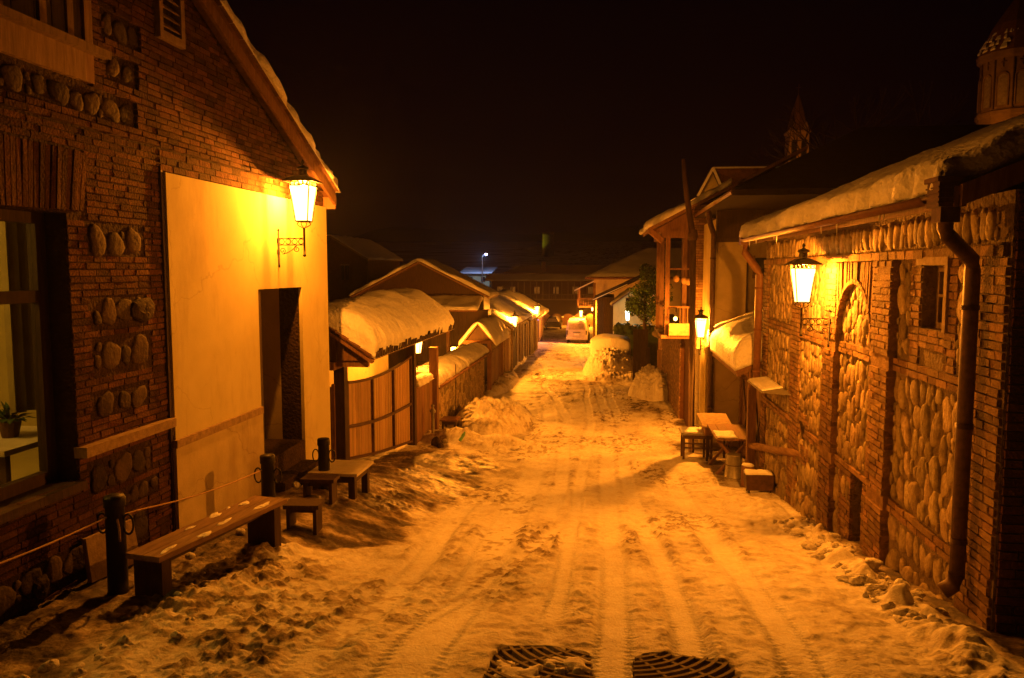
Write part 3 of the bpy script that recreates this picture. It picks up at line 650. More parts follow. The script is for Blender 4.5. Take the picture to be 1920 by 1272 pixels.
# bands of bricks
for z in (-1.10, -2.66):
    ex = allx
    bricks(B, fr_, 6.6, 16.3, z, z + .15, ex, w=.035)
bricks(B, fr_, 6.6, 16.3, .10, .20, allx, w=.05, ch=.10)
def B2(u0, u1, v0, v1, **k): bricks(B, fr_, u0, u1, v0, v1, allx, **k)
for v0, v1 in ((-4.7, -2.66), (-2.51, -1.10), (-.95, .10)):
    B2(6.57, 7.18, v0, v1, w=.03); B2(8.92, 9.50, v0, v1, w=.10, w0=0); B2(10.98, 11.56, v0, v1, w=.10, w0=0); B2(13.2, 13.82, v0, v1, w=.035); B2(15.85, 16.3, v0, v1, w=.04)
B2(7.45, 7.68, -.95, .10, w=.02); B2(8.30, 8.55, -.95, .10, w=.02); B2(7.68, 8.30, -.78, -.58, w=.02)
B2(9.50, 10.75, -4.6, -2.66, w=.03); B2(12.5, 13.2, -2.51, -2.3, w=.03); B2(12.5, 13.2, -3.1, -2.80, w=.03)
B.fbox(fr_, 8.92, 9.50, -4.7, .10, -.01, .08); B.fbox(fr_, 10.98, 11.56, -4.7, .10, -.01, .08)
# blind arch: soldier bricks between the two piers above an arch
AC, AV, AR = 10.24, -.86, .72
for k in range(30):
    u = 9.50 + (10.98 - 9.50) * (k + .5) / 30
    d0 = AR ** 2 - (u - AC) ** 2
    lo = AV + math.sqrt(max(d0, 0)) if d0 > 0 else AV
    lo = max(lo, -.93)
    B.fbox(fr_, u - .02, u + .019, lo, .09, 0, .085 + random.uniform(-.01, .012), .003, (u - AC) * -.10)
for k in range(18):                                          # arch ring
    a = PI * (k + .5) / 18; cu_, cv_ = AC + (AR + .0) * math.cos(a), AV + AR * math.sin(a)
    B.fbox(fr_, cu_ - .055, cu_ + .055, cv_ - .035, cv_ + .02, 0, .10, .004, a + PI / 2)
B.mi = 2
ax = allx + [(7.45, 8.55, -.95, .10)]
def inarch(u, v): return v < -1.0 or (abs(u - AC) < AR - .08 and (v < AV or (u - AC) ** 2 + (v - AV) ** 2 < (AR - .1) ** 2))
for v0, v1 in ((-3.0, -2.66), (-2.51, -1.10), (-.95, .10)):
    cobbles(B, fr_, 7.18, 8.92, v0, v1, .19, .30, .036, ax)
    cobbles(B, fr_, 9.50, 10.98, v0, v1, .17, .27, .036, allx, inarch)
    cobbles(B, fr_, 11.56, 13.18, v0, v1, .16, .26, .032, allx)
    cobbles(B, fr_, 13.84, 15.83, v0, v1, .16, .26, .032, allx)
cobbles(B, fr_, 7.2, 8.92, -3.5, -3.0, .28, .42, .05, allx); cobbles(B, fr_, 10.75, 10.98, -3.9, -2.66, .2, .4, .05)
cobbles(B, fr_, 11.56, 15.83, -3.5, -3.0, .24, .34, .045, allx); cobbles(B, fr_, 11.56, 15.83, -4.3, -3.5, .3, .4, .045, allx)
cobbles(B, fr_, 6.75, 16.2, .20, .52, .15, .32, .045)
B.build('wall', [M['mortar2'], M['brick2'], M['cobble']], ch)
# near end wall masonry (faces the camera, unlit)
B = MB(); bricks(B, FY(6.56), 3.12, 7.5, -3.3, .6, w=.03); B.build('end_brickwork', M['brick'], ch)
# window
w_ = MB(); fw = FR(RX + .16)
for (a, b, c, e) in ((7.69, 7.75, -.58, .04), (8.23, 8.29, -.58, .04), (7.75, 8.23, -.58, -.52), (7.75, 8.23, -.02, .04), (7.75, 8.23, -.27, -.24)): w_.fbox(fw, a, b, c, e, -.03, .03)
wo = w_.build('window', M['trim'], ch)
w_ = MB(); w_.fbox(fw, 7.75, 8.23, -.52, -.02, -.01, 0); w_.build('pane', g, wo)
w_ = MB(); w_.fbox(fr_, 7.60, 8.34, .045, .12, -.1, .055); w_.fbox(fr_, 7.62, 7.688, -.58, .045, -.15, .045); w_.build('frame', M['trim'], wo)
w_ = MB(); w_.fbox(FR(RX + .30), 7.6, 8.4, -.7, .2, -.02, 0); w_.build('blind', M['black'], wo)  # near-black sheet standing in for the dark room behind the pane
w_ = MB(); planks(w_, FR(RX + .30), 9.80, 10.26, -3.5, -2.6, -.04, 0, .12); w_.build('hatch', M['darkwood'], ch)
w_ = MB(); w_.fbox(fr_, 9.76, 9.82, -3.5, -2.6, -.2, .02); w_.build('hatch_post', M['wood'], ch)
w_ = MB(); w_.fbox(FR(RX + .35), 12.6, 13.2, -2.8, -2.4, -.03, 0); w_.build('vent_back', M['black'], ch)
# roof, soffit, fascia, gutter, snow
EX = 2.72
def zroofR(x, y): return .66 + .40 * (np.asarray(x, float) - EX)
B = MB(); slab(B, EX, 13.0, 6.62, 16.35, zroofR, .07); B.build('roof', M['tile'], ch)
B = MB(); planks(B, lambda u, v, w_: (v, u, .615 + w_ + .38 * (v - EX)), 6.7, 16.3, EX + .02, RX + .02, -.06, -.03, .13); B.build('soffit', M['soffit'], ch)
B = MB(); B.box(EX - .03, EX, 6.64, 16.33, .50, .66, .0); B.prism([(EX, .50), (EX, .67), (6.5, 2.2), (6.5, 2.03)], 'y', 6.58, 6.62); B.build('fascia', M['wood'], ch)
B = MB(); n = 8                                               # half-round gutter
prof = [(EX - .10 + .065 * math.cos(PI + PI * k / n), .60 + .065 * math.sin(PI + PI * k / n)) for k in range(n + 1)]
inner = [(EX - .10 + .058 * math.cos(PI + PI * k / n), .60 + .058 * math.sin(PI + PI * k / n)) for k in range(n + 1)]
B.sm = True
B.prism(prof + inner[::-1], 'y', 6.98, 16.2); B.build('gutter', M['copper'], ch)
B = MB(); snow(B, EX - .10, 12.5, 6.72, 16.4, zroofR, .26, .06, .10, .045, 5, out=.04, fr=2.4, edges=(1, 0, 1, 1)); B.build('snow_cover', M['snow'], ch)
ice = mat('ice', (.75, .78, .8), (.6, .62, .65), 5, .15, 0, spec=.6)
for yy in (8.1, 8.22, 9.7, 10.4, 13.1, 13.3, 14.9, 15.6):
    B = MB(); h_ = random.uniform(.07, .2); B.tube([(EX - .08, yy, .56), (EX - .08, yy + .005, .56 - h_ * .5), (EX - .08, yy, .56 - h_)], [.014, .009, .002], 6); B.build('icicle', ice, ch)
# hopper heads and downpipes
def pipe(name, label, pts, r, m=M['copper'], extra=None, band=True):
    t = thing(name, label, 'downpipe', pts[-1]); B = MB(); B.tube(pts, r, 12)
    B.build('pipe', m, t)
    if band:
        a, b = Vector(pts[-2]), Vector(pts[-1])
        for k in (.12, .5, .88):
            B = MB(); p = a + (b - a) * k; B.tube([p - Vector((0, 0, .02)), p + Vector((0, 0, .02))], r * 1.12, 12); B.build('collar', m, t)
    if extra: extra(t)
    return t
def hop(t):
    B = MB(); B.box(2.58, 2.79, 6.66, 6.90, .50, .72); B.box(2.61, 2.76, 6.69, 6.87, .38, .50); B.box(2.56, 2.81, 6.64, 6.92, .70, .74)
    for k in range(4): B.box(2.57, 2.80, 6.65, 6.91, .53 + k * .04, .542 + k * .04)
    B.build('hopper', M['rustmetal'], t)
    B = MB(); B.tube([(2.63, 6.76, .73), (2.62, 6.75, .78), (2.65, 6.75, .81), (2.64, 6.75, .86), (2.68, 6.75, .91)], [.022, .018, .015, .01, .003], 6); B.build('finial', M['galv'], t)
    B = MB(); B.tube([(2.97, 6.92, -2.60), (2.94, 6.92, -2.70), (2.86, 6.92, -2.76)], .068, 12); B.build('outlet', M['rustmetal'], t)
pipe('downpipe', 'fat rusty downpipe with a square hopper at the near end of the cobblestone wall', [(2.685, 6.78, .40), (2.685, 6.78, .33), (2.71, 6.79, .28), (2.955, 6.90, .08), (2.97, 6.92, 0.0), (2.97, 6.92, -2.62)], .062, M['rustmetal'], hop)
def hop2(t):
    B = MB(); B.box(2.56, 2.76, 16.12, 16.36, .50, .78); B.build('hopper', M['copper'], t)
pipe('downpipe', 'orange downpipe at the far corner of the cobblestone house beside the canopy', [(2.66, 16.22, .52), (2.66, 16.22, .35), (2.92, 16.16, -.02), (2.94, 16.15, -.10), (2.94, 16.15, -2.3)], .075, M['copper'], hop2)
B = MB(); B.hexa([(2.70, 14.3, -2.20), (3.1, 13.6, -2.13), (3.1, 15.8, -2.13), (2.70, 15.8, -2.20), (2.70, 14.3, -2.185), (3.1, 13.6, -2.115), (3.1, 15.8, -2.115), (2.70, 15.8, -2.185)])
sh = B.build('wall_shelf', M['galv']); tag(sh, 'thin metal shelf dusted with snow on the cobblestone wall past the pilaster', 'shelf')
B = MB(); snow(B, 2.71, 3.09, 14.35, 15.8, lambda x, y: -2.18 + .17 * (x - 2.7), .035, .05, .06, .01, 9); B.build('snow_cover', M['snow'], sh)
B = MB(); B.tube([(2.90, 16.2, -3.58), (3.0, 14.4, -3.26), (3.12, 12.95, -2.98)], [.075, .07, .065], 10)
tag(B.build('log_rail', M['woodh']), 'round wooden rail running from the canopy post to the small vent in the wall', 'rail')

# ================================================================== canopy, doors and yard things on the right
cn = thing('snowy_canopy', 'small tiled canopy under a thick rounded snow cap above the wooden doors', 'canopy', (3.0, 18.5, -4.6))
def zcan(x, y): return -2.06 + .40 * (np.asarray(x, float) - 2.62)
B = MB(); slab(B, 2.62, 3.75, 16.45, 21.3, zcan, .06); B.build('roof', M['wood'], cn)
B = MB(); teeth(B, (2.66, 16.5, -2.03), (2.66, 21.25, -2.03), 26, .10); B.build('tiled_eave', M['tile'], cn)
B = MB(); snow(B, 2.56, 3.80, 16.42, 21.3, zcan, .60, .06, .34, .02, 11, out=.05, fr=.8, edges=(1, 0, 1, 1)); B.build('snow_cover', M['snow'], cn)
B = MB(); B.bar((2.66, 16.5, -2.16), (2.66, 21.2, -2.16), .08, .10); B.bar((2.6, 16.5, -2.14), (3.6, 16.5, -1.74), .06, .12); B.build('beam', M['wood'], cn)
for yy in (16.2,):
    B = MB(); B.bar((2.92, yy + .3, -4.5), (2.92, yy + .3, -2.1), .16); B.build('post', M['wood'], cn)
B = MB(); B.bar((2.75, 20.9, -4.7), (2.75, 20.9, -2.15), .14); B.build('post', M['wood'], cn)
for yy in (17.6, 19.6): B = MB(); B.bar((2.66, yy, -2.2), (3.3, yy, -2.6), .06); B.build('brace', M['wood'], cn)

mh = thing('plaster_house', 'pale plaster house with a dark hipped roof behind the snowy canopy', 'house', (6, 20, -4.6))
fm = FR(3.38)
B = MB(); slab_holes(B, fm, 16.3, 20.74, -4.9, -2.2, -.4, 0, []); B.box(2.68, 8, 20.75, 23.5, -5, 1.3); B.box(3.78, 13, 23.1, 23.5, -5, 1.5); B.build('wall', M['plaster_low'], mh)
B = MB(); B.box(2.66, 8, 20.55, 20.74, .74, 1.5); B.box(2.62, 8, 20.50, 20.56, .70, .80); B.build('dark_boarding', M['darkwood'], mh)
B = MB(); B.box(3.66, 3.98, 20.71, 20.745, -.16, .30); wq = B.build('window', M['black'], mh)
B = MB(); B.box(3.60, 4.04, 20.69, 20.73, -.22, -.16); B.box(3.60, 3.66, 20.70, 20.74, -.16, .36); B.build('frame', M['wood'], wq)
B = MB(); planks(B, fm, 17.0, 20.0, -4.65, -2.55, .01, .06, .17); dd = B.build('door', M['wood'], mh)
B = MB()
for a, b in ((17.05, 18.45), (18.55, 19.95)):
    B.bar((3.30, a, -4.5), (3.30, b, -2.65), .03, .08); B.bar((3.295, a, -2.65), (3.295, b, -4.5), .03, .08)
B.build('cross_brace', M['darkwood'], dd)
B = MB(); B.bar((3.33, 16.95, -4.7), (3.33, 16.95, -2.5), .14); B.bar((3.33, 20.05, -4.7), (3.33, 20.05, -2.5), .14); B.bar((3.33, 16.9, -2.48), (3.33, 20.1, -2.48), .14); B.build('door_frame', M['wood'], mh)
B = MB(); bricks(B, fm, 20.15, 20.72, -4.7, -2.3, w=.03); B.build('brick_jamb', M['brick'], mh)
B = MB(); B.tube([(3.47, 20.70, -2.2), (3.47, 20.70, 1.2)], .022, 6); B.build('conduit', M['darkwood'], mh)
# hipped dark roof
def hiproof(B, x0, x1, y0, y1, ze, zrdg, hx, ym, t=.12):
    P = [(x0, y0, ze), (x1, y0, ze), (x1, y1, ze), (x0, y1, ze), (x0 + hx, ym, zrdg), (x1, ym, zrdg)]
    Q = [(a, b, c - t) for a, b, c in P]
    B.add(P + Q, [(0, 1, 5, 4), (3, 4, 5, 2), (0, 4, 3), (1, 2, 5), (6, 9, 8, 7), (0, 6, 7, 1), (1, 7, 8, 2), (2, 8, 9, 3), (3, 9, 6, 0)])
B = MB(); hiproof(B, 2.42, 15, 16.45, 24.2, 1.62, 3.44, 3.55, 20.2); B.build('roof', M['darkroof'], mh)
B = MB(); B.tube([(2.46, 16.5, 1.58), (2.46, 24.1, 1.58)], .07, 8); B.tube([(2.46, 16.5, 1.58), (15, 16.5, 1.58)], .05, 8); B.build('gutter', M['copper'], mh)
B = MB(); B.tube([(2.5, 23.9, 1.5), (2.62, 23.62, 1.2), (2.62, 23.62, -4.7)], .07, 8)
pipe('downpipe', 'dark downpipe at the corner of the plaster house by the leaning pole', [(2.46, 20.7, 1.5), (2.50, 20.66, 1.2), (2.60, 20.66, .9), (2.60, 20.66, -4.2)], .07, M['rustmetal'])
# snowy dormer beyond the dark roof
dm = thing('gable_dormer', 'small pale dormer with a snowy gable rising behind the dark hipped roof', 'dormer', (3.3, 26, 2))
B = MB(); B.prism([(2.86, 2.0), (3.56, 2.0), (3.56, 2.30), (3.18, 3.12), (2.86, 2.55)], 'y', 26.0, 26.1); B.build('gable', M['plaster'], dm)
B = MB()
B.hexa([(3.18, 25.8, 3.12), (3.66, 25.8, 2.05), (6.2, 26.6, 2.05), (6.2, 25.9, 3.12), (3.18, 25.8, 3.20), (3.66, 25.8, 2.12), (6.2, 26.6, 2.12), (6.2, 25.9, 3.20)])
B.hexa([(3.18, 25.8, 3.12), (2.78, 25.8, 2.30), (2.78, 27, 2.30), (3.18, 27, 3.12), (3.18, 25.8, 3.20), (2.74, 25.8, 2.36), (2.74, 27, 2.36), (3.18, 27, 3.20)])
B.build('roof', M['tile'], dm)
B = MB(); B.bar((3.18, 25.78, 3.22), (3.66, 25.78, 2.14), .08, .07, (0, 1, 0)); B.bar((3.18, 25.78, 3.22), (2.72, 25.78, 2.34), .08, .05, (0, 1, 0)); B.bar((3.18, 25.85, 3.23), (6.2, 25.95, 3.23), .08, .05)
B.build('snow_cover', M['snow'], dm)
plight('lamp_light', dm, (-1.0, -1.6, .3), 26, SODIUM, .1)  # added fill light to brighten the dormer; no lamp stands there

# yard furniture on the right
def table4(name, label, cat, x0, x1, y0, y1, zt, mtop, mleg, th=.04, lw=.05, apron=True, grp=None, foot=None):
    cx, cy_ = (x0 + x1) / 2, (y0 + y1) / 2; z0 = gz(cx, cy_) - .01
    t = thing(name, label, cat, (cx, cy_, z0), 0, grp)
    B = MB(); planks(B, lambda u, v, w_: (v, u, zt - th + w_), y0, y1, x0, x1, 0, th, (y1 - y0) / 3.01) if False else B.box(x0, x1, y0, y1, zt - th, zt, .002)
    B.build('tabletop' if 'table' in name else 'seat', mtop, t)
    for a in (x0 + .05, x1 - .05 - lw):
        for b in (y0 + .05, y1 - .05 - lw):
            B = MB(); B.box(a, a + lw, b, b + lw, gz(a, b) - .03, zt - th, .002); B.build('leg', mleg, t)
    if apron:
        B = MB(); q = .07
        B.box(x0 + .06, x1 - .06, y0 + .055, y0 + .075, zt - th - .10, zt - th); B.box(x0 + .06, x1 - .06, y1 - .075, y1 - .055, zt - th - .10, zt - th)
        B.box(x0 + .055, x0 + .075, y0 + .08, y1 - .08, zt - th - .10, zt - th); B.box(x1 - .075, x1 - .055, y0 + .08, y1 - .08, zt - th - .10, zt - th)
        B.build('apron', mleg, t)
    return t
mt = table4('metal_table', 'snow-glazed metal table standing out furthest into the street by the canopy', 'table', 1.72, 2.52, 18.9, 19.6, -3.93, M['galv'], M['rustmetal'])
B = MB(); snow(B, 1.74, 2.5, 18.92, 19.58, lambda x, y: np.asarray(x) * 0 - 3.93, .035, .05, .05, .02, 21); B.build('snow_cover', M['snow'], mt)
B = MB(); B.bar((1.79, 19.0, -4.3), (2.45, 19.0, -4.3), .03); B.bar((1.79, 19.5, -4.3), (2.45, 19.5, -4.3), .03); B.build('stretcher', M['rustmetal'], mt)
tr_ = thing('trestle_table', 'dark wooden trestle table with crossed legs under the canopy', 'table', (2.6, 17.6, gz(2.6, 17.6)))
B = MB(); planks(B, lambda u, v, w_: (u, v, -3.66 + w_), 2.28, 3.12, 16.95, 18.6, 0, .045, .2); B.build('tabletop', M['wood'], tr_)
for yy in (17.15, 18.35):
    for a, b in ((2.32, 3.02), (3.02, 2.32)):
        B = MB(); B.bar((a, yy + (.03 if a < b else -.03), gz(2.6, yy) - .02), (b, yy, -3.67), .10, .05); B.build('leg', M['wood'], tr_)
B = MB(); B.bar((2.67, 17.1, -4.1), (2.67, 18.4, -4.1), .07, .10); B.build('stretcher', M['wood'], tr_)
B = MB(); snow(B, 2.32, 2.75, 17.0, 17.75, lambda x, y: np.asarray(x) * 0 - 3.613, .03, .04, .08, .03, 22)
tag(B.build('snow_patch', M['snow']), 'flat patch of snow lying on the dark trestle table', 'snow')
cr_ = thing('lidded_crate', 'flat wooden crate on legs with a pale sloping lid beside the metal table', 'crate', (2.5, 18.8, -4.6))
B = MB(); B.box(2.24, 2.84, 18.6, 19.3, -3.90, -3.72, .004); B.build('crate_body', M['wood'], cr_)
for a in (2.28, 2.76):
    for b in (18.64, 19.22): B = MB(); B.box(a, a + .05, b, b + .05, gz(a, b) - .03, -3.90); B.build('leg', M['darkwood'], cr_)
B = MB(); B.hexa([(2.18, 18.5, -3.70), (2.88, 18.5, -3.70), (2.84, 19.5, -3.56), (2.14, 19.5, -3.56), (2.18, 18.5, -3.665), (2.88, 18.5, -3.665), (2.84, 19.5, -3.525), (2.14, 19.5, -3.525)]); B.build('lid', M['trim'], cr_)
bk = thing('metal_drum', 'upturned pale metal drum, wider at its base, beside the trestle table', 'drum', (2.66, 16.9, gz(2.66, 16.9) - .01))
B = MB(); B.sm = True; z0 = gz(2.66, 16.9) - .02; B.lathe([(.21, z0), (.215, z0 + .03), (.20, z0 + .05), (.155, z0 + .50), (.16, z0 + .52), (.14, z0 + .52)], 2.66, 16.9, 24); B.build('drum_body', M['galv'], bk)
B = MB(); B.tube([(2.66 + .175 * math.cos(a), 16.9 + .175 * math.sin(a), z0 + .30) for a in [k * PI / 12 for k in range(25)]], .008, 5); B.build('hoop', M['rustmetal'], bk)
for i, (x, y, r, h, lab) in enumerate(((2.80, 16.02, .135, .44, 'taller snow-capped tree stump seat beside the metal drum'), (2.93, 15.35, .11, .40, 'small stump with a snow cap behind the iron brazier'))):
    z0 = gz(x, y) - .03; t = thing('tree_stump', lab, 'stump', (x, y, z0), 0, 'tree stumps used as seats')
    B = MB(); B.sm = True; B.lathe([(r * 1.12, z0), (r, z0 + .1), (r * .97, z0 + h), (r * .9, z0 + h + .01)], x, y, 16); B.build('trunk', M['wood'], t)
    B = MB(); B.blob((x, y, z0 + h + .01), (r * .95, r * .95, .035), 14, 6, .08); B.build('snow_cover', M['snow'], t)
z0 = gz(2.82, 15.0); br = thing('iron_brazier', 'low dark box-shaped iron brazier dusted with snow by the cobblestone wall', 'brazier', (2.8, 14.9, z0))
B = MB(); B.hexa([(2.56, 14.68, z0 + .12), (3.02, 14.68, z0 + .12), (3.02, 14.98, z0 + .12), (2.56, 14.98, z0 + .12), (2.53, 14.66, z0 + .42), (3.05, 14.66, z0 + .42), (3.05, 15.02, z0 + .42), (2.53, 15.02, z0 + .42)]); B.build('fire_box', M['rustmetal'], br)
for a in (2.60, 2.98):
    for b in (14.70, 14.95): B = MB(); B.bar((a, b, z0 - .03), (a, b, z0 + .12), .025); B.build('leg', M['iron'], br)
B = MB(); snow(B, 2.55, 3.03, 14.68, 15.0, lambda x, y: np.asarray(x) * 0 + z0 + .42, .04, .04, .06, .02, 23); B.build('snow_cover', M['snow'], br)

# ================================================================== balcony house and pole on the right
bh = thing('balcony_house', 'old house with an open timber balcony and snow-edged roof beyond the canopy', 'house', (4.5, 28, -4.9))
B = MB(); B.box(2.35, 8, 23.6, 27, -5, 2.0); B.box(2.22, 2.9, 25.2, 37, -5.2, -2.06); B.build('wall', M['brick'], bh)
B = MB(); bricks(B, FR(2.22), 25.2, 36, -5.0, -2.1, w=.02); bricks(B, FY(23.6), 2.36, 3.2, -4.8, 1.9, w=.03); B.build('brickwork', M['brick2'], bh)
def zb(x, y): return 1.22 + .52 * (np.asarray(x, float) - 1.08)
B = MB(); slab(B, 1.08, 5.5, 23.4, 27.6, zb, .10); B.build('roof', M['wood'], bh)
B = MB(); snow(B, 1.02, 3.4, 23.32, 27.7, zb, .17, .06, .14, .07, 31, out=.04, edges=(1, 0, 1, 1)); B.build('snow_cover', M['snow'], bh)
B = MB(); B.prism([(1.15, 1.10), (2.5, 1.10), (2.5, 1.84)], 'y', 23.75, 23.8); B.build('gable_board', M['wood'], bh)
B = MB(); B.bar((1.5, 23.8, 1.05), (2.5, 23.8, 1.05), .12, .22); B.bar((1.5, 23.8, 1.05), (1.5, 27.3, 1.05), .12, .22); B.bar((1.12, 23.6, 1.15), (1.5, 23.8, .85), .08, .16); B.build('beam', M['wood'], bh)
for x, y in ((1.56, 26.4), (1.60, 25.2), (1.68, 23.85), (2.25, 24.6)):
    B = MB(); B.bar((x, y, -2.0), (x, y, 1.0), .13); B.build('post', M['wood'], bh)
B = MB(); B.box(1.5, 2.5, 23.6, 27.2, -2.05, -1.95); B.build('balcony_floor', M['wood'], bh)
B = MB(); B.bar((1.68, 23.85, .02), (2.3, 23.85, .02), .05); B.bar((1.62, 23.85, -1.12), (2.35, 23.85, -1.12), .05, .06); B.bar((1.6, 23.85, -1.12), (1.55, 27, -1.12), .05, .06)
for k in (0, 3, 4, 5): B.bar((1.74 + k * .11, 23.85, -1.95), (1.74 + k * .11, 23.85, -1.14), .025)
B.build('railing', M['wood'], bh)
B = MB(); B.box(1.72, 2.44, 23.42, 23.5, -1.94, -1.58, .006); tag(B.build('blank_signboard', M['trim']), 'blank pale board hung below the balcony rail', 'board')
B = MB()
for x, y, z, r in ((1.60, 25.1, -1.95, .16), (1.52, 25.4, -2.05, .2), (1.75, 25.0, -2.08, .15)): B.blob((x, y, z), (r, r, r * .7), 8, 5, .2)
B.build('broken_ledge', M['conc'], bh)
for i, (x, z) in enumerate(((1.95, -.27), (2.18, -.33), (2.30, -.36))):
    t = thing('hanging_gourd', ('leftmost of the three round gourds hung in the balcony opening', 'middle one of the three round gourds hung in the balcony opening', 'rightmost of the three round gourds hung in the balcony opening')[i], 'gourd', (x, 23.95, z), 0, 'round gourds hung in the balcony')
    B = MB(); B.blob((x, 23.95, z), (.095, .095, .11), 12, 8, .03); B.build('gourd_body', M['palewood'], t)
    B = MB(); B.tube([(x, 23.95, z + .1), (x, 23.95, .02)], .006, 5); B.build('string', M['darkwood'], t)
t = thing('balcony_lamp', 'small round bare lamp glowing on the timber balcony', 'lamp', (1.95, 23.7, -1.5))
B = MB(); B.blob((1.87, 23.05, -1.42), (.055, .055, .06), 12, 8, 0); B.build('bulb', emis('warm_bulb', (1, .5, .1), 14), t)
B = MB(); B.tube([(1.95, 23.8, -1.14), (1.88, 23.05, -1.2), (1.87, 23.05, -1.36)], .02, 6); B.build('socket', M['iron'], t)
plight('lamp_light', t, (-.08, -.75, .05), 170, SODIUM, .05)
up = thing('wooden_pole', 'tall leaning wooden pole topping a thicker post in front of the balcony house', 'pole', (2.1, 20.2, -4.75))
B = MB(); B.tube([(2.02, 20.2, .90), (1.85, 20.2, 1.9), (1.76, 20.2, 2.75)], [.08, .065, .05], 10); B.build('upper_pole', M['rustwood'], up)
B = MB(); B.tube([(2.10, 20.2, -4.8), (2.04, 20.2, .85)], .075, 10); B.build('post', M['rustwood'], up)
B = MB(); B.lathe([(.11, .74), (.125, .88), (.10, 1.0)], 2.03, 20.2, 12); B.build('collar', M['rustmetal'], up)
# white plaster stub wall with columns under the third lantern
B = MB(); B.box(2.5, 2.68, 20.9, 23.4, -4.9, -2.0); B.box(2.42, 2.5, 21.2, 21.45, -4.9, -1.9); B.box(2.42, 2.5, 22.3, 22.5, -4.9, -1.9); B.build('plaster_pier', M['plaster'], mh)
pipe('downpipe', 'pale drainpipe between the leaning pole and the plaster pier', [(2.34, 21.3, -2.1), (2.34, 21.3, -3.2), (2.34, 21.3, -4.3)], .055, M['paint'])

def chunkbank(x0, x1, y0, y1, n, label, rmax=.09):
    B = MB()
    for _ in range(n):
        x, y = random.uniform(x0, x1), random.uniform(y0, y1); r_ = rmax * random.uniform(.25, 1) ** 1.5
        B.blob((x, y, gz(x, y) + .03 + random.uniform(0, .05)), (r_ * random.uniform(.8, 1.7), r_ * random.uniform(.7, 1.2), r_ * random.uniform(.4, .8)), 9, 6, .6)
    o = B.build('snow_crumbs', M['oldsnow']); o['kind'] = 'stuff'; return o
chunkbank(2.35, 2.85, 6.2, 11.5, 170, '', .075); chunkbank(-4.6, -2.2, 19.3, 20.6, 120, '', .10); chunkbank(-3.5, -2.9, 3.6, 7.0, 30, '', .05)
chunkbank(-4.6, -2.9, 21.6, 26, 90, '', .10)
# big snow pile, snow-covered car
def heap_mesh(cx, cy_, rx, ry, hh, seed, n=90, pw=.55, rough=.5, chunks=0):
    xs = np.linspace(-1, 1, n); X, Y = np.meshgrid(xs, xs); R = np.clip(1 - (np.abs(X) ** 2.3 + np.abs(Y) ** 2.3), 0, 1)
    nn = fbm(X * 2 + seed, Y * 2, seed, 3, .6)
    lump = fbm(X * 12, Y * 12, seed + 3, 3, .65)
    Z = hh * R ** pw * (1 + rough * nn) + (.10 * fbm(X * 5, Y * 5, seed + 5, 2) + .12 * lump) * np.minimum(1, R * 4) - .08
    B = MB(); B.sm = True; z0 = gz(cx, cy_)
    XX = cx + X * rx * (1 + .12 * fbm(X * 3, Y * 3, seed + 7, 3)); YY = cy_ + Y * ry
    vs = list(zip(XX.ravel().tolist(), YY.ravel().tolist(), (z0 + Z).ravel().tolist()))
    B.add(vs, [(i * n + k, i * n + k + 1, (i + 1) * n + k + 1, (i + 1) * n + k) for i in range(n - 1) for k in range(n - 1)])
    for _ in range(chunks):
        a, q = random.uniform(0, 6.28), random.random() ** .6; i = int((math.sin(a) * q * .98 + 1) / 2 * (n - 1)); k = int((math.cos(a) * q * .98 + 1) / 2 * (n - 1))
        p = vs[i * n + k]; r_ = random.choice((.03, .04, .05, .07, .10)) * random.uniform(.8, 1.2)
        B.blob((p[0], p[1], p[2] + r_ * .2), (r_ * random.uniform(.8, 1.3), r_, r_ * random.uniform(.6, 1)), 7, 5, .35)
    return B
tag(heap_mesh(1.72, 31.0, 1.0, 1.1, 1.2, 101, pw=.6, rough=.3, chunks=90).build('snow_pile', M['oldsnow']), 'tall lumpy heap of shovelled snow at the corner of the balcony house', 'snow pile')
sc = thing('snow_covered_car', 'parked car buried under thick snow, with a dark side window showing', 'car', (.0, 41.5, gz(0, 41.5)))
z0 = gz(0, 41.5)
prof = [(39.7, .0), (39.65, .5), (39.75, .85), (40.2, 1.0), (40.45, 1.42), (40.9, 1.5), (42.3, 1.48), (42.9, 1.02), (43.7, .9), (43.85, .5), (43.8, 0)]
B = MB(); B.prism([(a, z0 + b * .96 + .12) for a, b in prof], 'x', -.92, .92); B.build('body', M['paint'], sc)
B = MB(); B.prism([(40.35, z0 + 1.0), (40.6, z0 + 1.4), (42.2, z0 + 1.4), (42.6, z0 + 1.05)], 'x', -.96, -.925); B.prism([(40.35, z0 + 1.0), (40.6, z0 + 1.4), (42.2, z0 + 1.4), (42.6, z0 + 1.05)], 'x', .925, .96); B.build('side_window', M['black'], sc)
for sx in (-.86, .86):
    for yy in (40.5, 43.0):
        B = MB(); B.tube([(sx - .1, yy, z0 + .32), (sx + .1, yy, z0 + .32)], .32, 14); B.build('wheel', M['iron'], sc)
def zcar(x, y): return z0 + .1 + .97 * np.interp(np.asarray(y, float), [39.5, 39.7, 40.2, 40.5, 40.9, 42.3, 42.9, 43.9], [.75, .85, 1.0, 1.42, 1.5, 1.48, 1.02, .85]) + 0 * np.asarray(x)
B = MB(); snow(B, -1.0, 1.0, 39.5, 43.9, zcar, .36, .05, .95, .04, 41, out=.05)
B.build('snow_cover', M['snow'], sc)
heap_mesh(0, 41.6, 1.45, 2.9, .95, 115, pw=.4, rough=.2).build('snow_bank', M['oldsnow'], sc)
tag(heap_mesh(.05, 39.4, 1.45, 1.3, 1.35, 110, pw=.45, rough=.12, chunks=45).build('snow_pile', M['oldsnow']), 'broad bank of snow piled against the back of the buried car', 'snow pile')

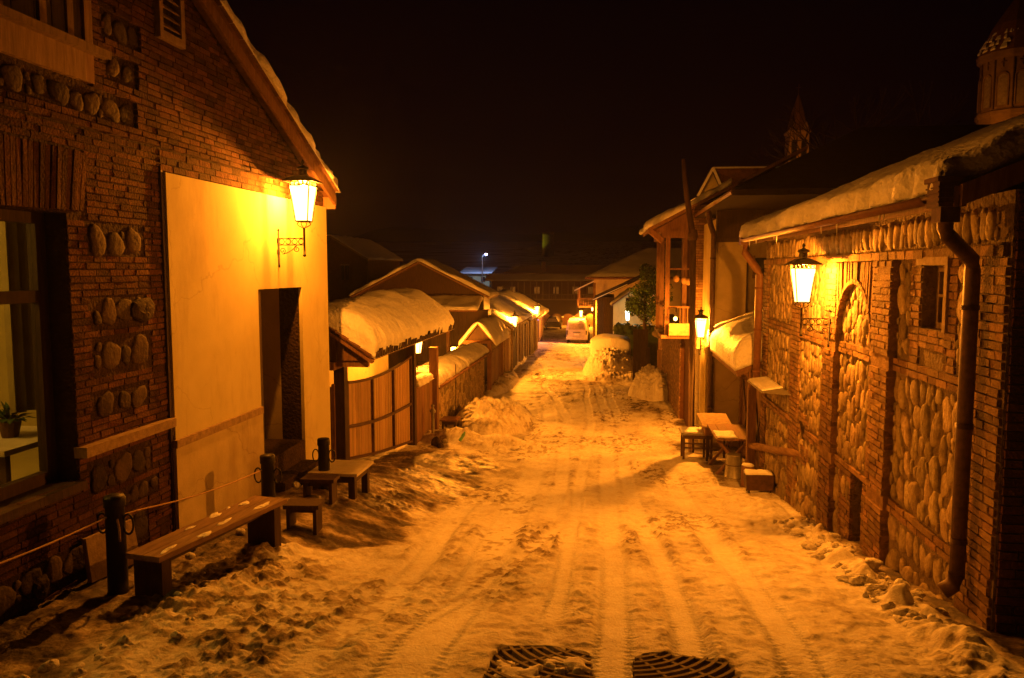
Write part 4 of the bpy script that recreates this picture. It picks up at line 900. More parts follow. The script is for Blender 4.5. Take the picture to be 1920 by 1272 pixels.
# ================================================================== LEFT: gate with snowy roof
gt = thing('roofed_gate', 'slatted yard gate under a tiled roof with a huge rounded snow cap', 'gate', (-5.2, 16.6, -4))
RX0, RIDGE = -5.22, -.86
def zg(x, y): return RIDGE - .66 * np.abs(np.asarray(x, float) - RX0)
B = MB(); slab(B, RX0, -4.18, 13.3, 20.3, zg, .06); slab(B, -6.26, RX0, 13.3, 20.3, zg, .06); B.build('roof', M['wood'], gt)
B = MB()
y = 13.35
while y < 20.3:
    h_ = random.uniform(.05, .16); B.hexa([(-4.30, y, -1.53), (-4.10, y, -1.56), (-4.10, y + .075, -1.56), (-4.30, y + .075, -1.53), (-4.30, y + .01, -1.47), (-4.085, y + .02, -1.54 + h_), (-4.085, y + .055, -1.54 + h_), (-4.30, y + .06, -1.47)]); y += random.uniform(.11, .19)
B.build('eave_tiles', M['darkwood'], gt)
B = MB()
for k in range(5):
    xa = -4.18 - k * .21; B.hexa([(xa - .22, 13.22, float(zg(xa - .22, 0))), (xa, 13.22, float(zg(xa, 0))), (xa, 13.5, float(zg(xa, 0))), (xa - .22, 13.5, float(zg(xa - .22, 0))), (xa - .22, 13.20, float(zg(xa - .22, 0)) + .03), (xa, 13.20, float(zg(xa, 0)) + .055), (xa, 13.5, float(zg(xa, 0)) + .055), (xa - .22, 13.5, float(zg(xa - .22, 0)) + .03)])
B.build('verge_tile', M['tile'], gt)
B = MB(); snow(B, -6.3, -4.13, 13.30, 20.45, zg, .50, .06, .40, .06, 45, soft=.55, out=.07); B.build('snow_cover', M['snow'], gt)
B = MB(); planks(B, FY(13.42), -6.15, -4.30, -1.62, -.9, 0, .03, .13)
# trim planks to the gable triangle
B.v = [(x, y, min(z, float(zg(x, 0)) - .05)) for x, y, z in B.v]; B.build('gable_board', M['wood'], gt)
B = MB(); B.bar((RX0, 13.28, RIDGE - .06), (-4.15, 13.28, float(zg(-4.15, 0)) - .06), .05, .13, (0, 1, 0)); B.bar((RX0, 13.28, RIDGE - .06), (-6.3, 13.28, float(zg(-6.3, 0)) - .06), .05, .13, (0, 1, 0)); B.build('verge_board', M['wood'], gt)
B = MB(); B.bar((-4.95, 13.3, -1.72), (-4.95, 20.2, -1.72), .14, .14); B.bar((-6.1, 13.5, -1.68), (-4.3, 13.5, -1.68), .12, .12); B.build('beam', M['wood'], gt)
for y in (13.85, 19.0):
    z = gz(-4.95, y); B = MB(); B.bar((-4.95, y, z - .1), (-4.95, y, -1.7), .20); B.build('post', M['darkwood'], gt)
def arcz(u): return -2.30 + .14 * ((u - 16.4) / 2.3) ** 2 if u < 16.4 else -2.30 + .10 * ((u - 16.4) / 2.3) ** 2
gate = MB(); u = 14.12
while u < 18.82:
    gate.fbox(FL(-4.97), u + .004, u + .068, gz(-4.9, u) + .06, arcz(u) + .02, 0, .022 + random.uniform(0, .006), .001); u += .078
gp = gate.build('gate_panel', M['palewood'], gt)
B = MB()
for u in (14.08, 15.66, 17.24, 18.82): B.fbox(FL(-4.94), u - .03, u + .03, gz(-4.9, u) + .03, arcz(u) + .03, -.01, .05)
pts = [14.08 + k * .395 for k in range(13)]
for a, b in zip(pts, pts[1:]):
    B.bar((-4.91, a, arcz(a) + .04), (-4.91, b, arcz(b) + .04), .05, .05)
    B.bar((-4.91, a, (arcz(a) + gz(-4.9, a)) / 2 - .06), (-4.91, b, (arcz(b) + gz(-4.9, b)) / 2 - .06), .04, .06)
    B.bar((-4.91, a, gz(-4.9, a) + .07), (-4.91, b, gz(-4.9, b) + .07), .05, .05)
B.build('gate_frame', M['rustmetal'], gt)
# narrow orange door between house corner and gate
nd = thing('side_door', 'narrow reddish door squeezed between the plaster house and the gate post', 'door', (-5.0, 12.9, -3.5))
B = MB(); planks(B, FY(13.75), -5.75, -5.08, -3.75, -2.15, 0, .05, .11); B.build('door_leaf', M['copper'], nd)
B = MB(); B.box(-5.08, -5.03, 13.7, 13.78, -3.75, -2.1); B.build('door_frame', M['wood'], nd)
# pillar of boards, low wall with snow, second post
B = MB(); planks(B, FL(-4.88), 19.25, 21.0, -4.75, -2.98, -.12, 0, .3); bp_ = B.build('board_fence', M['wood']); tag(bp_, 'short solid board fence topped with snow just past the roofed gate', 'fence')
B = MB(); snow(B, -5.15, -4.80, 19.3, 20.95, lambda x, y: np.asarray(x) * 0 - 2.99, .20, .05, .12, .1, 46); B.build('snow_cover', M['snow'], bp_)
B = MB(); B.bar((-4.88, 21.2, -4.8), (-4.88, 21.2, -2.15), .22); tag(B.build('timber_post', M['wood']), 'square timber post between the board fence and the stone wall', 'post')
sw = thing('stone_wall', 'rough stone yard wall with a tiled coping under sloping snow', 'wall', (-5.0, 26, -4.9))
B = MB(); B.box(-5.3, -4.95, 21.35, 30.4, -5.3, -3.32); B.mi = 1; cobbles(B, FL(-4.95), 21.4, 30.35, -4.95, -3.35, .3, .24, .02); B.build('wall', [M['plaster_low'], M['cobble']], sw)
def zw(x, y): return -3.24 - .55 * np.abs(np.asarray(x, float) + 5.35) + .25
for i, (a, b) in enumerate(((21.4, 25.6), (26.0, 30.3))):
    B = MB(); slab(B, -5.35, -4.75, a, b, zw, .05); slab(B, -5.9, -5.35, a, b, zw, .05); B.build('coping', M['tile'], sw)
    B = MB(); teeth(B, (-4.78, a, -3.29), (-4.78, b, -3.29), 26, .08); B.build('coping_tile', M['tile'], sw)
    B = MB(); snow(B, -5.95, -4.76, a - .05, b + .05, zw, .24, .06, .2, .05, 47 + i, soft=.3, edges=(1, 1, 1, 1)); B.build('snow_cover', M['snow'], sw)
B = MB(); B.tube([(-4.7, 23.4, -4.75), (-4.72, 23.5, -2.9)], .015, 5); tag(B.build('thin_stake', M['darkwood']), 'thin dark stake leaning against the stone wall', 'stake')
# little bench and bin in front
st = table4('low_stool', 'low dark stool against the timber post by the snow bank', 'stool', -4.75, -4.25, 21.3, 21.9, -4.22, M['wood'], M['darkwood'])
hy = thing('standpipe', 'short pale standpipe with a cap beside the board fence', 'standpipe', (-4.6, 19.9, -4.6))
B = MB(); B.tube([(-4.62, 19.9, -4.65), (-4.62, 19.9, -3.75)], .045, 8); B.build('pipe', M['galv'], hy)
B = MB(); B.lathe([(.08, -3.75), (.09, -3.70), (.03, -3.62), (.05, -3.56), (.01, -3.52)], -4.62, 19.9, 10); B.build('cap', M['galv'], hy)
B = MB(); B.blob((-4.3, 18.9, -4.33), (.16, .16, .14), 9, 6, .3); B.blob((-4.15, 18.7, -4.38), (.10, .10, .09), 9, 6, .3); tag(B.build('rubble', M['cobble2']), 'dark clump of rubble at the foot of the gate post', 'rubble')
B = MB(); M['green'] = mat('green_glass', (.10, .30, .10), (.06, .2, .07), 5, .3, 0); B.tube([(-3.72, 19.0, -4.28), (-3.65, 19.1, -4.15), (-3.62, 19.15, -4.08)], [.045, .045, .02], 8); tag(B.build('bottle', M['green']), 'green bottle stuck in the snow ridge', 'bottle')
# small gabled gate
gg = thing('gabled_gate', 'small gabled yard gate with a snow cap at the end of the stone wall', 'gate', (-5.25, 31.5, -5))
GX, GR = -5.24, -2.12
def zgg(x, y): return GR - 1.25 * np.abs(np.asarray(x, float) - GX) ** 1.0 * .98
B = MB(); slab(B, GX, -4.56, 30.6, 34.6, zgg, .06); slab(B, -5.92, GX, 30.6, 34.6, zgg, .06); B.build('roof', M['wood'], gg)
B = MB(); snow(B, -5.98, -4.5, 30.55, 34.7, zgg, .26, .06, .22, .05, 48, soft=.25, out=.04); B.build('snow_cover', M['snow'], gg)
B = MB(); B.prism([(-5.75, -2.86), (-4.73, -2.86), (GX, GR - .1)], 'y', 30.75, 30.8); B.build('gable_board', M['darkwood'], gg)
B = MB(); B.bar((-5.85, 30.7, -2.88), (-4.62, 30.7, -2.88), .10, .12); B.build('beam', M['wood'], gg)
for x in (-5.75, -4.80):
    for y in (30.8, 34.2): B = MB(); B.bar((x, y, -5.1), (x, y, -2.85), .17); B.build('post', M['wood'], gg)
B = MB(); planks(B, FL(-4.85), 30.9, 34.1, -5.05, -3.3, 0, .04, .15); B.build('gate_leaf', M['wood'], gg)
# hidden yard lamp behind the stone wall
yl = thing('yard_lamp', 'glowing yard lamp just above the snowy stone wall coping', 'lamp', (-5.92, 29.4, -4.8))
B = MB(); B.tube([(-5.92, 29.4, -4.9), (-5.92, 29.4, -3.18)], .03, 8); B.build('pole', M['iron'], yl)
B = MB(); B.box(-6.06, -5.78, 29.28, 29.5, -3.18, -2.98); B.build('lamp_head', emis('yard_glow', (1, .48, .10), 26), yl)
plight('lamp_light', yl, (.0, -.35, 1.85), 800, SODIUM, .08)
# yard behind the gate: lit plaster house front
yh = thing('yard_house', 'low pale house front lit up in the yard behind the roofed gate', 'house', (-8, 20, -4.5))
B = MB(); B.box(-11, -7.0, 15.0, 24, -4.6, -1.3); B.build('wall', M['plaster'], yh)
B = MB(); B.box(-11.3, -6.7, 14.7, 24.3, -1.3, -1.12); B.build('roof', M['tile'], yh)

# street furniture left
# long bench
bc = thing('long_bench', 'long plank bench standing against the cream plaster wall between two bollards', 'bench', (-3.6, 6.6, -2.7))
def bq(s, t_): # s along, t_ across; corners from the wall side
    a = Vector((-3.90, 5.74, -2.30)); b = Vector((-3.64, 7.52, -2.33)); c = Vector((-3.57, 5.68, -2.30)); d_ = Vector((-3.26, 7.45, -2.33))
    return a * (1 - s) * (1 - t_) + b * s * (1 - t_) + c * (1 - s) * t_ + d_ * s * t_
B = MB()
for t0, t1 in ((0, .49), (.51, 1)):
    P = [bq(0, t0), bq(0, t1), bq(1, t1), bq(1, t0)]; B.hexa([tuple(p - Vector((0, 0, .045))) for p in P] + [tuple(p) for p in P])
B.build('seat', M['woodh'], bc)
for s in (.06, .93):
    P = [bq(s - .03, .08), bq(s - .03, .92), bq(s + .03, .92), bq(s + .03, .08)]
    B = MB(); B.hexa([(p.x, p.y, gz(p.x, p.y) - .05) for p in P] + [tuple(p - Vector((0, 0, .046))) for p in P]); B.build('leg', M['darkwood'], bc)
B = MB(); B.bar(tuple(bq(.08, .5) - Vector((0, 0, .10))), tuple(bq(.92, .5) - Vector((0, 0, .10))), .05, .09); B.build('stretcher', M['darkwood'], bc)
for i, (x, y, zt, lab) in enumerate(((-4.06, 5.86, -1.86, 'nearest black ringed bollard at the near end of the long bench'), (-3.86, 8.32, -2.10, 'black ringed bollard standing at the far end of the long bench'), (-3.88, 10.12, -2.30, 'black ringed bollard standing behind the small side-slab stool'))):
    z0 = gz(x, y) - .05; t = thing('bollard', lab, 'bollard', (x, y, z0), 0, 'black ringed bollards on the left pavement')
    B = MB(); B.sm = True; B.lathe([(.085, z0), (.08, z0 + .06), (.075, zt - .10), (.085, zt - .09), (.085, zt - .02), (.075, zt), (.02, zt + .01)], x, y, 20); B.build('post', M['iron'], t)
    for s in (-1, 1):
        B = MB(); cx = x + s * .115; B.tube([(cx + .045 * math.cos(a) * 1, y - .03 * math.cos(a) * s * 0, zt - .24 + .085 * math.sin(a)) for a in [k * PI / 10 for k in range(21)]], .009, 6); B.build('ring', M['iron'], t)
B = MB(); pts = [(-4.12 + .03 * k / 10, 3.6 + (5.85 - 3.6) * k / 10, -1.86 - .17 * (k / 10) - .05 * math.sin(k / 10 * PI)) for k in range(11)] + [(-4.05, 5.86, -2.04)] + [(-4.05 + .15 * k / 10, 5.95 + 2.3 * k / 10, -2.04 - .22 * (k / 10) - .05 * math.sin(k / 10 * PI)) for k in range(1, 11)]
B.tube(pts, .007, 6); B.tube([(-4.0, 5.80, -2.04), (-3.97, 5.78, -2.12), (-3.97, 5.78, -2.22)], .01, 5); tag(B.build('rope', M['palewood']), 'thin slack rope strung between the black bollards', 'rope')
B = MB(); B.hexa([(-4.40, 5.95, -2.66), (-4.36, 5.95, -2.66), (-4.30, 6.55, -2.69), (-4.34, 6.55, -2.69), (-4.44, 5.95, -2.28), (-4.40, 5.95, -2.28), (-4.36, 6.55, -2.30), (-4.40, 6.55, -2.30)])
tag(B.build('leaning_board', M['trim']), 'pale board leaning on the brick wall behind the bench', 'board')
B = MB()
for k in range(9):
    p = bq(random.uniform(.03, .97), random.choice((random.uniform(.02, .2), random.uniform(.7, .98)))); r_ = random.uniform(.02, .06); B.blob((p.x, p.y, p.z), (r_ * .7, r_ * 2.2, .006), 9, 4, .6)
B.build('snow_cover', M['snow'], bc)
# slab stools and side table
def slabstool(label, c, dirv, L_, W_, zt, m=M['darkwood'], top=M['darkwood']):
    cx, cy_ = c; z0 = gz(cx, cy_); t = thing('slab_stool', label, 'stool', (cx, cy_, z0 - .02), 0, 'dark wooden slab stools by the doorway')
    d_ = Vector((math.cos(dirv), math.sin(dirv), 0)); n = Vector((-d_.y, d_.x, 0)); c3 = Vector((cx, cy_, 0))
    def q(a, b, z): p = c3 + d_ * a + n * b; return (p.x, p.y, z)
    B = MB(); B.hexa([q(-L_ / 2, -W_ / 2, zt - .045), q(L_ / 2, -W_ / 2, zt - .045), q(L_ / 2, W_ / 2, zt - .045), q(-L_ / 2, W_ / 2, zt - .045), q(-L_ / 2, -W_ / 2, zt), q(L_ / 2, -W_ / 2, zt), q(L_ / 2, W_ / 2, zt), q(-L_ / 2, W_ / 2, zt)]); B.build('seat', top, t)
    for s in (-1, 1):
        a = s * (L_ / 2 - .05); zf = z0 - .05
        B = MB(); B.hexa([q(a - .02, -W_ / 2 + .02, zf), q(a + .02, -W_ / 2 + .02, zf), q(a + .02, W_ / 2 - .02, zf), q(a - .02, W_ / 2 - .02, zf), q(a - .02, -W_ / 2 + .02, zt - .046), q(a + .02, -W_ / 2 + .02, zt - .046), q(a + .02, W_ / 2 - .02, zt - .046), q(a - .02, W_ / 2 - .02, zt - .046)]); B.build('leg', m, t)
    B = MB(); B.hexa([q(-L_ / 2 + .07, -.015, zt - .12), q(L_ / 2 - .07, -.015, zt - .12), q(L_ / 2 - .07, .015, zt - .12), q(-L_ / 2 + .07, .015, zt - .12), q(-L_ / 2 + .07, -.015, zt - .046), q(L_ / 2 - .07, -.015, zt - .046), q(L_ / 2 - .07, .015, zt - .046), q(-L_ / 2 + .07, .015, zt - .046)]); B.build('apron', m, t)
slabstool('lowest dark slab stool just past the far end of the long bench', (-3.42, 8.28), .1, .40, .28, -2.62)
slabstool('taller dark slab stool in front of the third bollard', (-3.72, 9.55), .05, .44, .26, -2.68)
stt = table4('side_table', 'square dark-legged table with a smooth pale top beside the gate', 'table', -4.05, -3.36, 9.95, 10.70, -2.74, M['paint'], M['darkwood'], lw=.09)
for k, (x, y, s) in enumerate(((-3.9, 6.7, .05), (-4.1, 7.1, .06), (-3.85, 7.6, .05), (-4.2, 9.9, .07), (-4.05, 9.8, .05), (-3.3, 5.3, .045), (-2.95, 5.6, .035))):
    B = MB(); B.blob((x, y, gz(x, y) + s * .4), (s, s * .9, s * .7), 9, 6, .25)
    tag(B.build('snow_clod', M['oldsnow']), ('clod of snow lying under the middle of the long bench', 'clod of snow against the plaster wall behind the bench', 'clod of snow beside the bench\'s far leg', 'larger snow clod on the ground by the doorstep', 'smaller snow clod on the ground by the doorstep', 'dirty snow clod in front of the bench\'s near leg', 'small snow clod out on the road edge near the bench')[k], 'snow clod', 'snow clods around the bench and doorstep')

# ================================================================== drains
for s, (xa, xb), lab in ((-1, (-.72, -.10), 'left storm drain grating, half choked with slush'), (1, (.17, .80), 'right storm drain grating with its curved slots open')):
    B = MB(); cx, cy_ = .035, 5.3
    def zz(x, y): return float(base_z(np.array(x), np.array(y))) - .028
    for r in np.arange(.30, 1.26, .072):
        pts = []
        for k in range(61):
            a = PI + PI * k / 60; x, y = cx + r * math.cos(a), cy_ + r * math.sin(a)
            ok = (abs(x - (xa + xb) / 2) / .335) ** 4 + (abs(y - 4.57) / .52) ** 4 < 1
            if ok: pts.append((x, y))
        for (x0, y0), (x1, y1) in zip(pts, pts[1:]): B.bar((x0, y0, zz(x0, y0)), (x1, y1, zz(x1, y1)), .022, .03)
    for a in np.linspace(PI * 1.04, PI * 1.96, 10):
        seg = [(cx + r * math.cos(a), cy_ + r * math.sin(a)) for r in np.arange(.26, 1.26, .05)]
        seg = [p for p in seg if (abs(p[0] - (xa + xb) / 2) / .335) ** 4 + (abs(p[1] - 4.57) / .52) ** 4 < 1]
        for (x0, y0), (x1, y1) in zip(seg, seg[1:]): B.bar((x0, y0, zz(x0, y0) - .002), (x1, y1, zz(x1, y1) - .002), .02, .026)
    fr = [(xa, 4.10), (xb, 4.10), (xb, 4.955), (xa, 4.955)]
    if B.v: tag(B.build('drain_grating', M['conc']), lab, 'drain grating', 'storm drain gratings')

# ================================================================== middle distance, left
def gable_house(name, label, cat, x0, x1, y0, y1, zb_, ze, za, wallm, roofm, ov=.35, st=.16, xa=None, seed=60, snowm=True, hang=.5):
    xa = xa if xa is not None else (x0 + x1) / 2
    t = thing(name, label, cat, ((x0 + x1) / 2, (y0 + y1) / 2, zb_))
    sl = (za - ze) / (x1 - xa); sl2 = (za - ze) / (xa - x0)
    def z(x, y):
        x = np.asarray(x, float); return np.where(x > xa, za - sl * (x - xa), za - sl2 * (xa - x))
    B = MB(); B.prism([(x0 + .0, zb_ - .3), (x1, zb_ - .3), (x1, ze - .1), (xa, za - .1), (x0, ze - .1)], 'y', y0, y1); B.build('wall', wallm, t)
    B = MB(); slab(B, xa, x1 + ov, y0 - hang, y1 + ov, z, .1); slab(B, x0 - ov, xa, y0 - hang, y1 + ov, z, .1); r = B.build('roof', roofm, t)
    B = MB()
    for s in (-1, 1):
        xe = x1 + ov if s > 0 else x0 - ov; B.bar((xa, y0 - hang - .03, za - .08), (xe, y0 - hang - .03, float(z(xe, 0)) - .08), .05, .16, (0, 1, 0))
    B.build('verge_board', M['wood'], t)
    if snowm:
        B = MB(); snow(B, x0 - ov - .04, x1 + ov + .04, y0 - hang - .08, y1 + ov, z, st, .12, .14, .07, seed, soft=.15, out=.03); B.build('snow_cover', M['snow'], t)
    return t
gable_house('barn', 'broad dark gabled barn with a snow-edged roof behind the gabled gate', 'barn', -11.3, -5.65, 34.6, 36.4, -5.2, -1.0, .40, M['darkwood'], M['tile'], xa=-8.5, seed=61)
ha = gable_house('distant_house', 'dim brick gable end above the snowy gate roof, far left', 'house', -18.6, -14.3, 45.0, 52, -5.5, .75, 2.05, M['brick'], M['tile'], ov=.2, seed=62, st=.08)
B = MB(); B.box(-15.9, -15.45, 44.93, 45, -.6, .25); wd = B.build('window', M['black'], ha); B = MB(); B.box(-15.70, -15.66, 44.90, 44.93, -.6, .25); B.box(-15.95, -15.4, 44.90, 44.94, .25, .32); B.build('frame', M['wood'], wd)
# lean-to with plank wall
lt = thing('plank_lean_to', 'plank lean-to with a snow-lined eave in front of the dark barn', 'shed', (-6.8, 33, -5.1))
B = MB(); planks(B, FY(33.4), -8.8, -5.9, -5.2, -1.75, 0, .05, .2); B.box(-8.8, -5.95, 33.4, 34.5, -5.2, -1.8); B.build('wall', M['darkwood'], lt)
def zl(x, y): return -1.72 + .35 * (np.asarray(y, float) - 33.1)
B = MB(); slab(B, -9, -5.7, 33.1, 34.5, zl, .08); B.build('roof', M['tile'], lt)
B = MB(); snow(B, -9, -5.68, 33.05, 34.5, zl, .10, .1, .08, .05, 63); B.build('snow_cover', M['snow'], lt)
B = MB(); B.box(-6.05, -5.25, 33.3, 34.2, -2.6, -1.75); B.build('side_box', M['darkwood'], lt)
B = MB(); B.bar((-7.0, 33.25, -5.1), (-7.0, 33.25, -1.8), .14); B.build('post', M['wood'], lt)
# row of low houses along the street, left
rows = [(-9.5, -5.15, 37.0, 46.5, -2.62, 'nearest of the low snow-roofed houses past the barn, with a lantern on it', 71, 0),
        (-9.8, -5.25, 47.2, 56.5, -2.95, 'middle one of the low snow-roofed houses lining the left kerb', 72, -.1),
        (-10.2, -5.75, 57.2, 67.0, -3.45, 'farthest of the low snow-roofed houses, with the violet-lit door', 73, -.3)]
for (x0, x1, y0, y1, ze, lab, sd, dz) in rows:
    t = thing('low_house', lab, 'house', ((x0 + x1) / 2, (y0 + y1) / 2, -5.6), 0, 'low snow-roofed houses on the left')
    rise = 1.55
    def z(x, y, ze=ze, x1=x1, rise=rise):
        x = np.asarray(x, float); return ze - .12 + rise * np.clip((x1 + .45 - x) / 2.7, 0, 1) - rise * np.clip((x1 - 2.25 - x) / 2.7, 0, 1)
    B = MB(); B.prism([(x0, -6.2), (x1, -6.2), (x1, ze), (x1 - 2.25, ze + rise - .2), (x0, ze)], 'y', y0, y1); B.build('wall', M['plaster_low'], t)
    B = MB(); slab(B, x1 - 2.25, x1 + .45, y0 - .2, y1 + .2, z, .1); slab(B, x0 - .3, x1 - 2.25, y0 - .2, y1 + .2, z, .1); B.build('roof', M['tile'], t)
    B = MB(); snow(B, x0 - .3, x1 + .50, y0 - .25, y1 + .25, z, .16, .15, .12, .06, sd, soft=.2); B.build('snow_cover', M['snow'], t)
    for k, (a, b) in enumerate(((y0 + .6, y0 + 1.7), (y0 + 3.4, y0 + 5.2), (y0 + 6.9, y0 + 8.1))):
        B = MB(); planks(B, FL(x1), a, b, -6.0, ze - .5, .0, .06, .16); d0 = B.build('door', M['wood'] if k != 1 else M['darkwood'], t)
        B = MB(); B.fbox(FL(x1), a - .1, a, -6.0, ze - .4, 0, .09); B.fbox(FL(x1), b, b + .1, -6.0, ze - .4, 0, .09); B.fbox(FL(x1), a - .1, b + .1, ze - .5, ze - .38, 0, .09); B.build('frame', M['trim'], d0)
make_lantern('lit lantern on the street wall of the nearest low house past the gabled gate', (-5.15, 38.4, -3.25), 0, P0 * 3.4, .42)
vl = thing('violet_lamp', 'small violet light over the farthest low house door', 'lamp', (-5.55, 61, -3.9))
B = MB(); B.box(-5.75, -5.62, 60.9, 61.1, -3.95, -3.85); B.build('lamp_head', emis('violet_glow', (.35, .25, 1), 3), vl)
plight('lamp_light', vl, (.25, -.1, -.15), 34, (.3, .22, 1), .1)

# ================================================================== middle distance, right
# dark plank gate by the balcony house
B = MB(); planks(B, FY(34), .98, 1.62, -5.1, -2.55, 0, .05, .17); B.bar((1.62, 33.9, -5.1), (1.62, 33.9, -3.35), .13); tag(B.build('plank_gate', M['darkwood']), 'tall dark plank gate beside the balcony house wall', 'gate')
B = MB(); B.bar((2.02, 32.6, -5.1), (2.02, 32.6, -3.3), .15); tag(B.build('timber_post', M['palewood']), 'short pale post standing behind the tall snow heap', 'post')
# shed and white gable
sd_ = thing('dark_shed', 'dark timber shed with a black lean-to roof facing the street', 'shed', (-.3, 49.5, -5.6))
B = MB(); planks(B, FY(49), -.85, .22, -5.9, -1.70, 0, .05, .2); B.box(-.85, .22, 49, 56, -5.9, -1.72); B.build('wall', M['darkwood'], sd_)
def zs(x, y): return -1.45 + .47 * (np.asarray(x, float) + .3)
B = MB(); slab(B, -1.1, 3.0, 48.6, 56, zs, .12); B.build('roof', M['darkroof'], sd_)
B = MB(); B.bar((-1.1, 48.58, -1.86), (1.0, 48.58, -.90), .05, .14, (0, 1, 0)); B.build('snow_edge', M['snow'], sd_)
wh = gable_house('white_gable_house', 'small white gabled house lit by a cold white lamp beside the tree', 'house', .16, 2.4, 47.6, 53, -5.6, -2.0, -1.20, M['plaster'], M['darkroof'], ov=.12, seed=74, st=.07, hang=.15)
B = MB(); B.box(.9, 1.5, 47.5, 47.59, -2.15, -1.7); B.build('window', M['black'], wh)
wl = thing('white_lamp', 'cold white lantern on a post in front of the white gable', 'lamp', (.98, 45.6, -5.5))
B = MB(); B.tube([(.98, 45.6, -5.5), (.98, 45.6, -2.95)], .035, 8); B.build('pole', M['iron'], wl)
B = MB(); B.lathe([(.07, -2.92), (.13, -2.4), (.11, -2.38)], .98, 45.6, 8); B.build('glass', emis('white_glow', (.9, 1, .75), 14), wl)
B = MB(); B.lathe([(.17, -2.37), (.06, -2.22), (.01, -2.12)], .98, 45.6, 8); B.build('cap', M['iron'], wl)
plight('lamp_light', wl, (0, .1, 3.0), 60, (.80, 1, .62), .12)
# hedge line with snow under the lamp
B = MB(); 
for k in range(26): B.blob((.35 + k * .09, 44.8 + random.uniform(-.2, .2), -3.35 + random.uniform(-.15, .12)), (.22, .2, .26), 8, 5, .2)
B.box(.2, 2.7, 44.8, 45.0, -5.5, -3.4); hg = B.build('hedge', M['leaf'], None); tag(hg, 'low dark hedge sprinkled with snow under the cold white lamp', 'hedge')
B = MB()
for k in range(16): B.blob((.4 + random.uniform(0, 2.2), 44.65 + random.uniform(-.1, .2), -3.12 + random.uniform(-.06, .05)), (.11, .1, .035), 7, 4, .2)
B.build('snow_cover', M['snow'], hg)
# yellow house with hipped snow roof
yw = thing('yellow_house', 'tall yellow plastered house with a hipped snow roof beyond the van', 'house', (2, 66, -5.9))
B = MB(); B.box(-1.35, 9, 62.6, 72, -6.5, -.55); B.build('wall', M['plaster'], yw)
B = MB(); hiproof(B, -2.0, 10, 62.0, 73, -.62, 1.62, 4.6, 67.5, .14); B.build('roof', M['tile'], yw)
B = MB(); P = [(-2.03, 61.97, -.60), (10, 61.97, -.60), (10, 67.5, 1.65), (2.6, 67.5, 1.65)]
nx = 40; 
vs = []
for i in range(nx + 1):
    for k in range(nx + 1):
        a, b = i / nx, k / nx; p = [(P[0][c] * (1 - a) + P[1][c] * a) * (1 - b) + (P[3][c] * (1 - a) + P[2][c] * a) * b for c in range(3)]
        e_ = min(a, b, 1) * 12; vs.append((p[0], p[1], p[2] + .18 * min(1, .3 + e_) * (1 + .5 * float(vnoise(np.array(p[0] * 1.3), np.array(p[1] * 1.3), 5)))))
B.sm = True; B.add(vs, [(i * (nx + 1) + k, (i + 1) * (nx + 1) + k, (i + 1) * (nx + 1) + k + 1, i * (nx + 1) + k + 1) for i in range(nx) for k in range(nx)]); B.build('snow_cover', M['snow'], yw)
B = MB(); B.box(-2.7, -1.35, 64.2, 67, -3.1, -2.95)
for y in (64.25, 66.9): B.bar((-2.65, y, -3.1), (-2.65, y, -1.6), .1)
for k in range(7): B.bar((-2.62 + k * .2, 64.25, -2.95), (-2.62 + k * .2, 64.25, -2.35), .04)
B.bar((-2.7, 64.25, -2.35), (-1.35, 64.25, -2.35), .06); by = B.build('balcony', M['wood'], yw)
B = MB(); B.hexa([(-2.95, 63.9, -1.75), (-1.3, 63.9, -.95), (-1.3, 67.2, -.95), (-2.95, 67.2, -1.75), (-2.95, 63.9, -1.65), (-1.3, 63.9, -.85), (-1.3, 67.2, -.85), (-2.95, 67.2, -1.65)]); B.build('balcony_roof', M['snow'], by)
B = MB(); B.box(-1.42, -1.36, 64.4, 66.6, -2.9, -1.6); B.build('window', emis('lit_window', (1, .42, .04), .55), yw)
B = MB(); B.box(-1.0, -.80, 62.5, 62.59, -5.2, -3.4); B.build('lit_doorway', emis('lit_door', (1, .40, .04), 1.1), yw)
make_lantern('lit lantern under the small balcony of the tall yellow house', (-1.62, 61.9, -4.15), PI, P0 * 2.6, .7)
make_lantern('added lantern halfway along the low snow-roofed houses on the left', (-5.25, 51.5, -3.35), 0, P0 * 2.0, .42)  # added to lift the dark far street and roofs
make_lantern('unseen added lantern tucked behind the dark shed against the front of the yellow house', (-.2, 62.55, -3.6), -PI / 2, P0 * 1.6, .4)  # added out of view to brighten the yellow house front
make_lantern('unseen added lantern at the right-hand end of the arched fence behind the yellow house', (-1.6, 91.0, -5.2), PI, P0 * 3.2, .5)  # added out of view to light the fence and the far house
B = MB(); B.bar((-1.25, 60.6, -6), (-1.25, 60.6, -1.0), .2); tag(B.build('utility_post', M['wood']), 'plain upright post between the van and the yellow house', 'post')
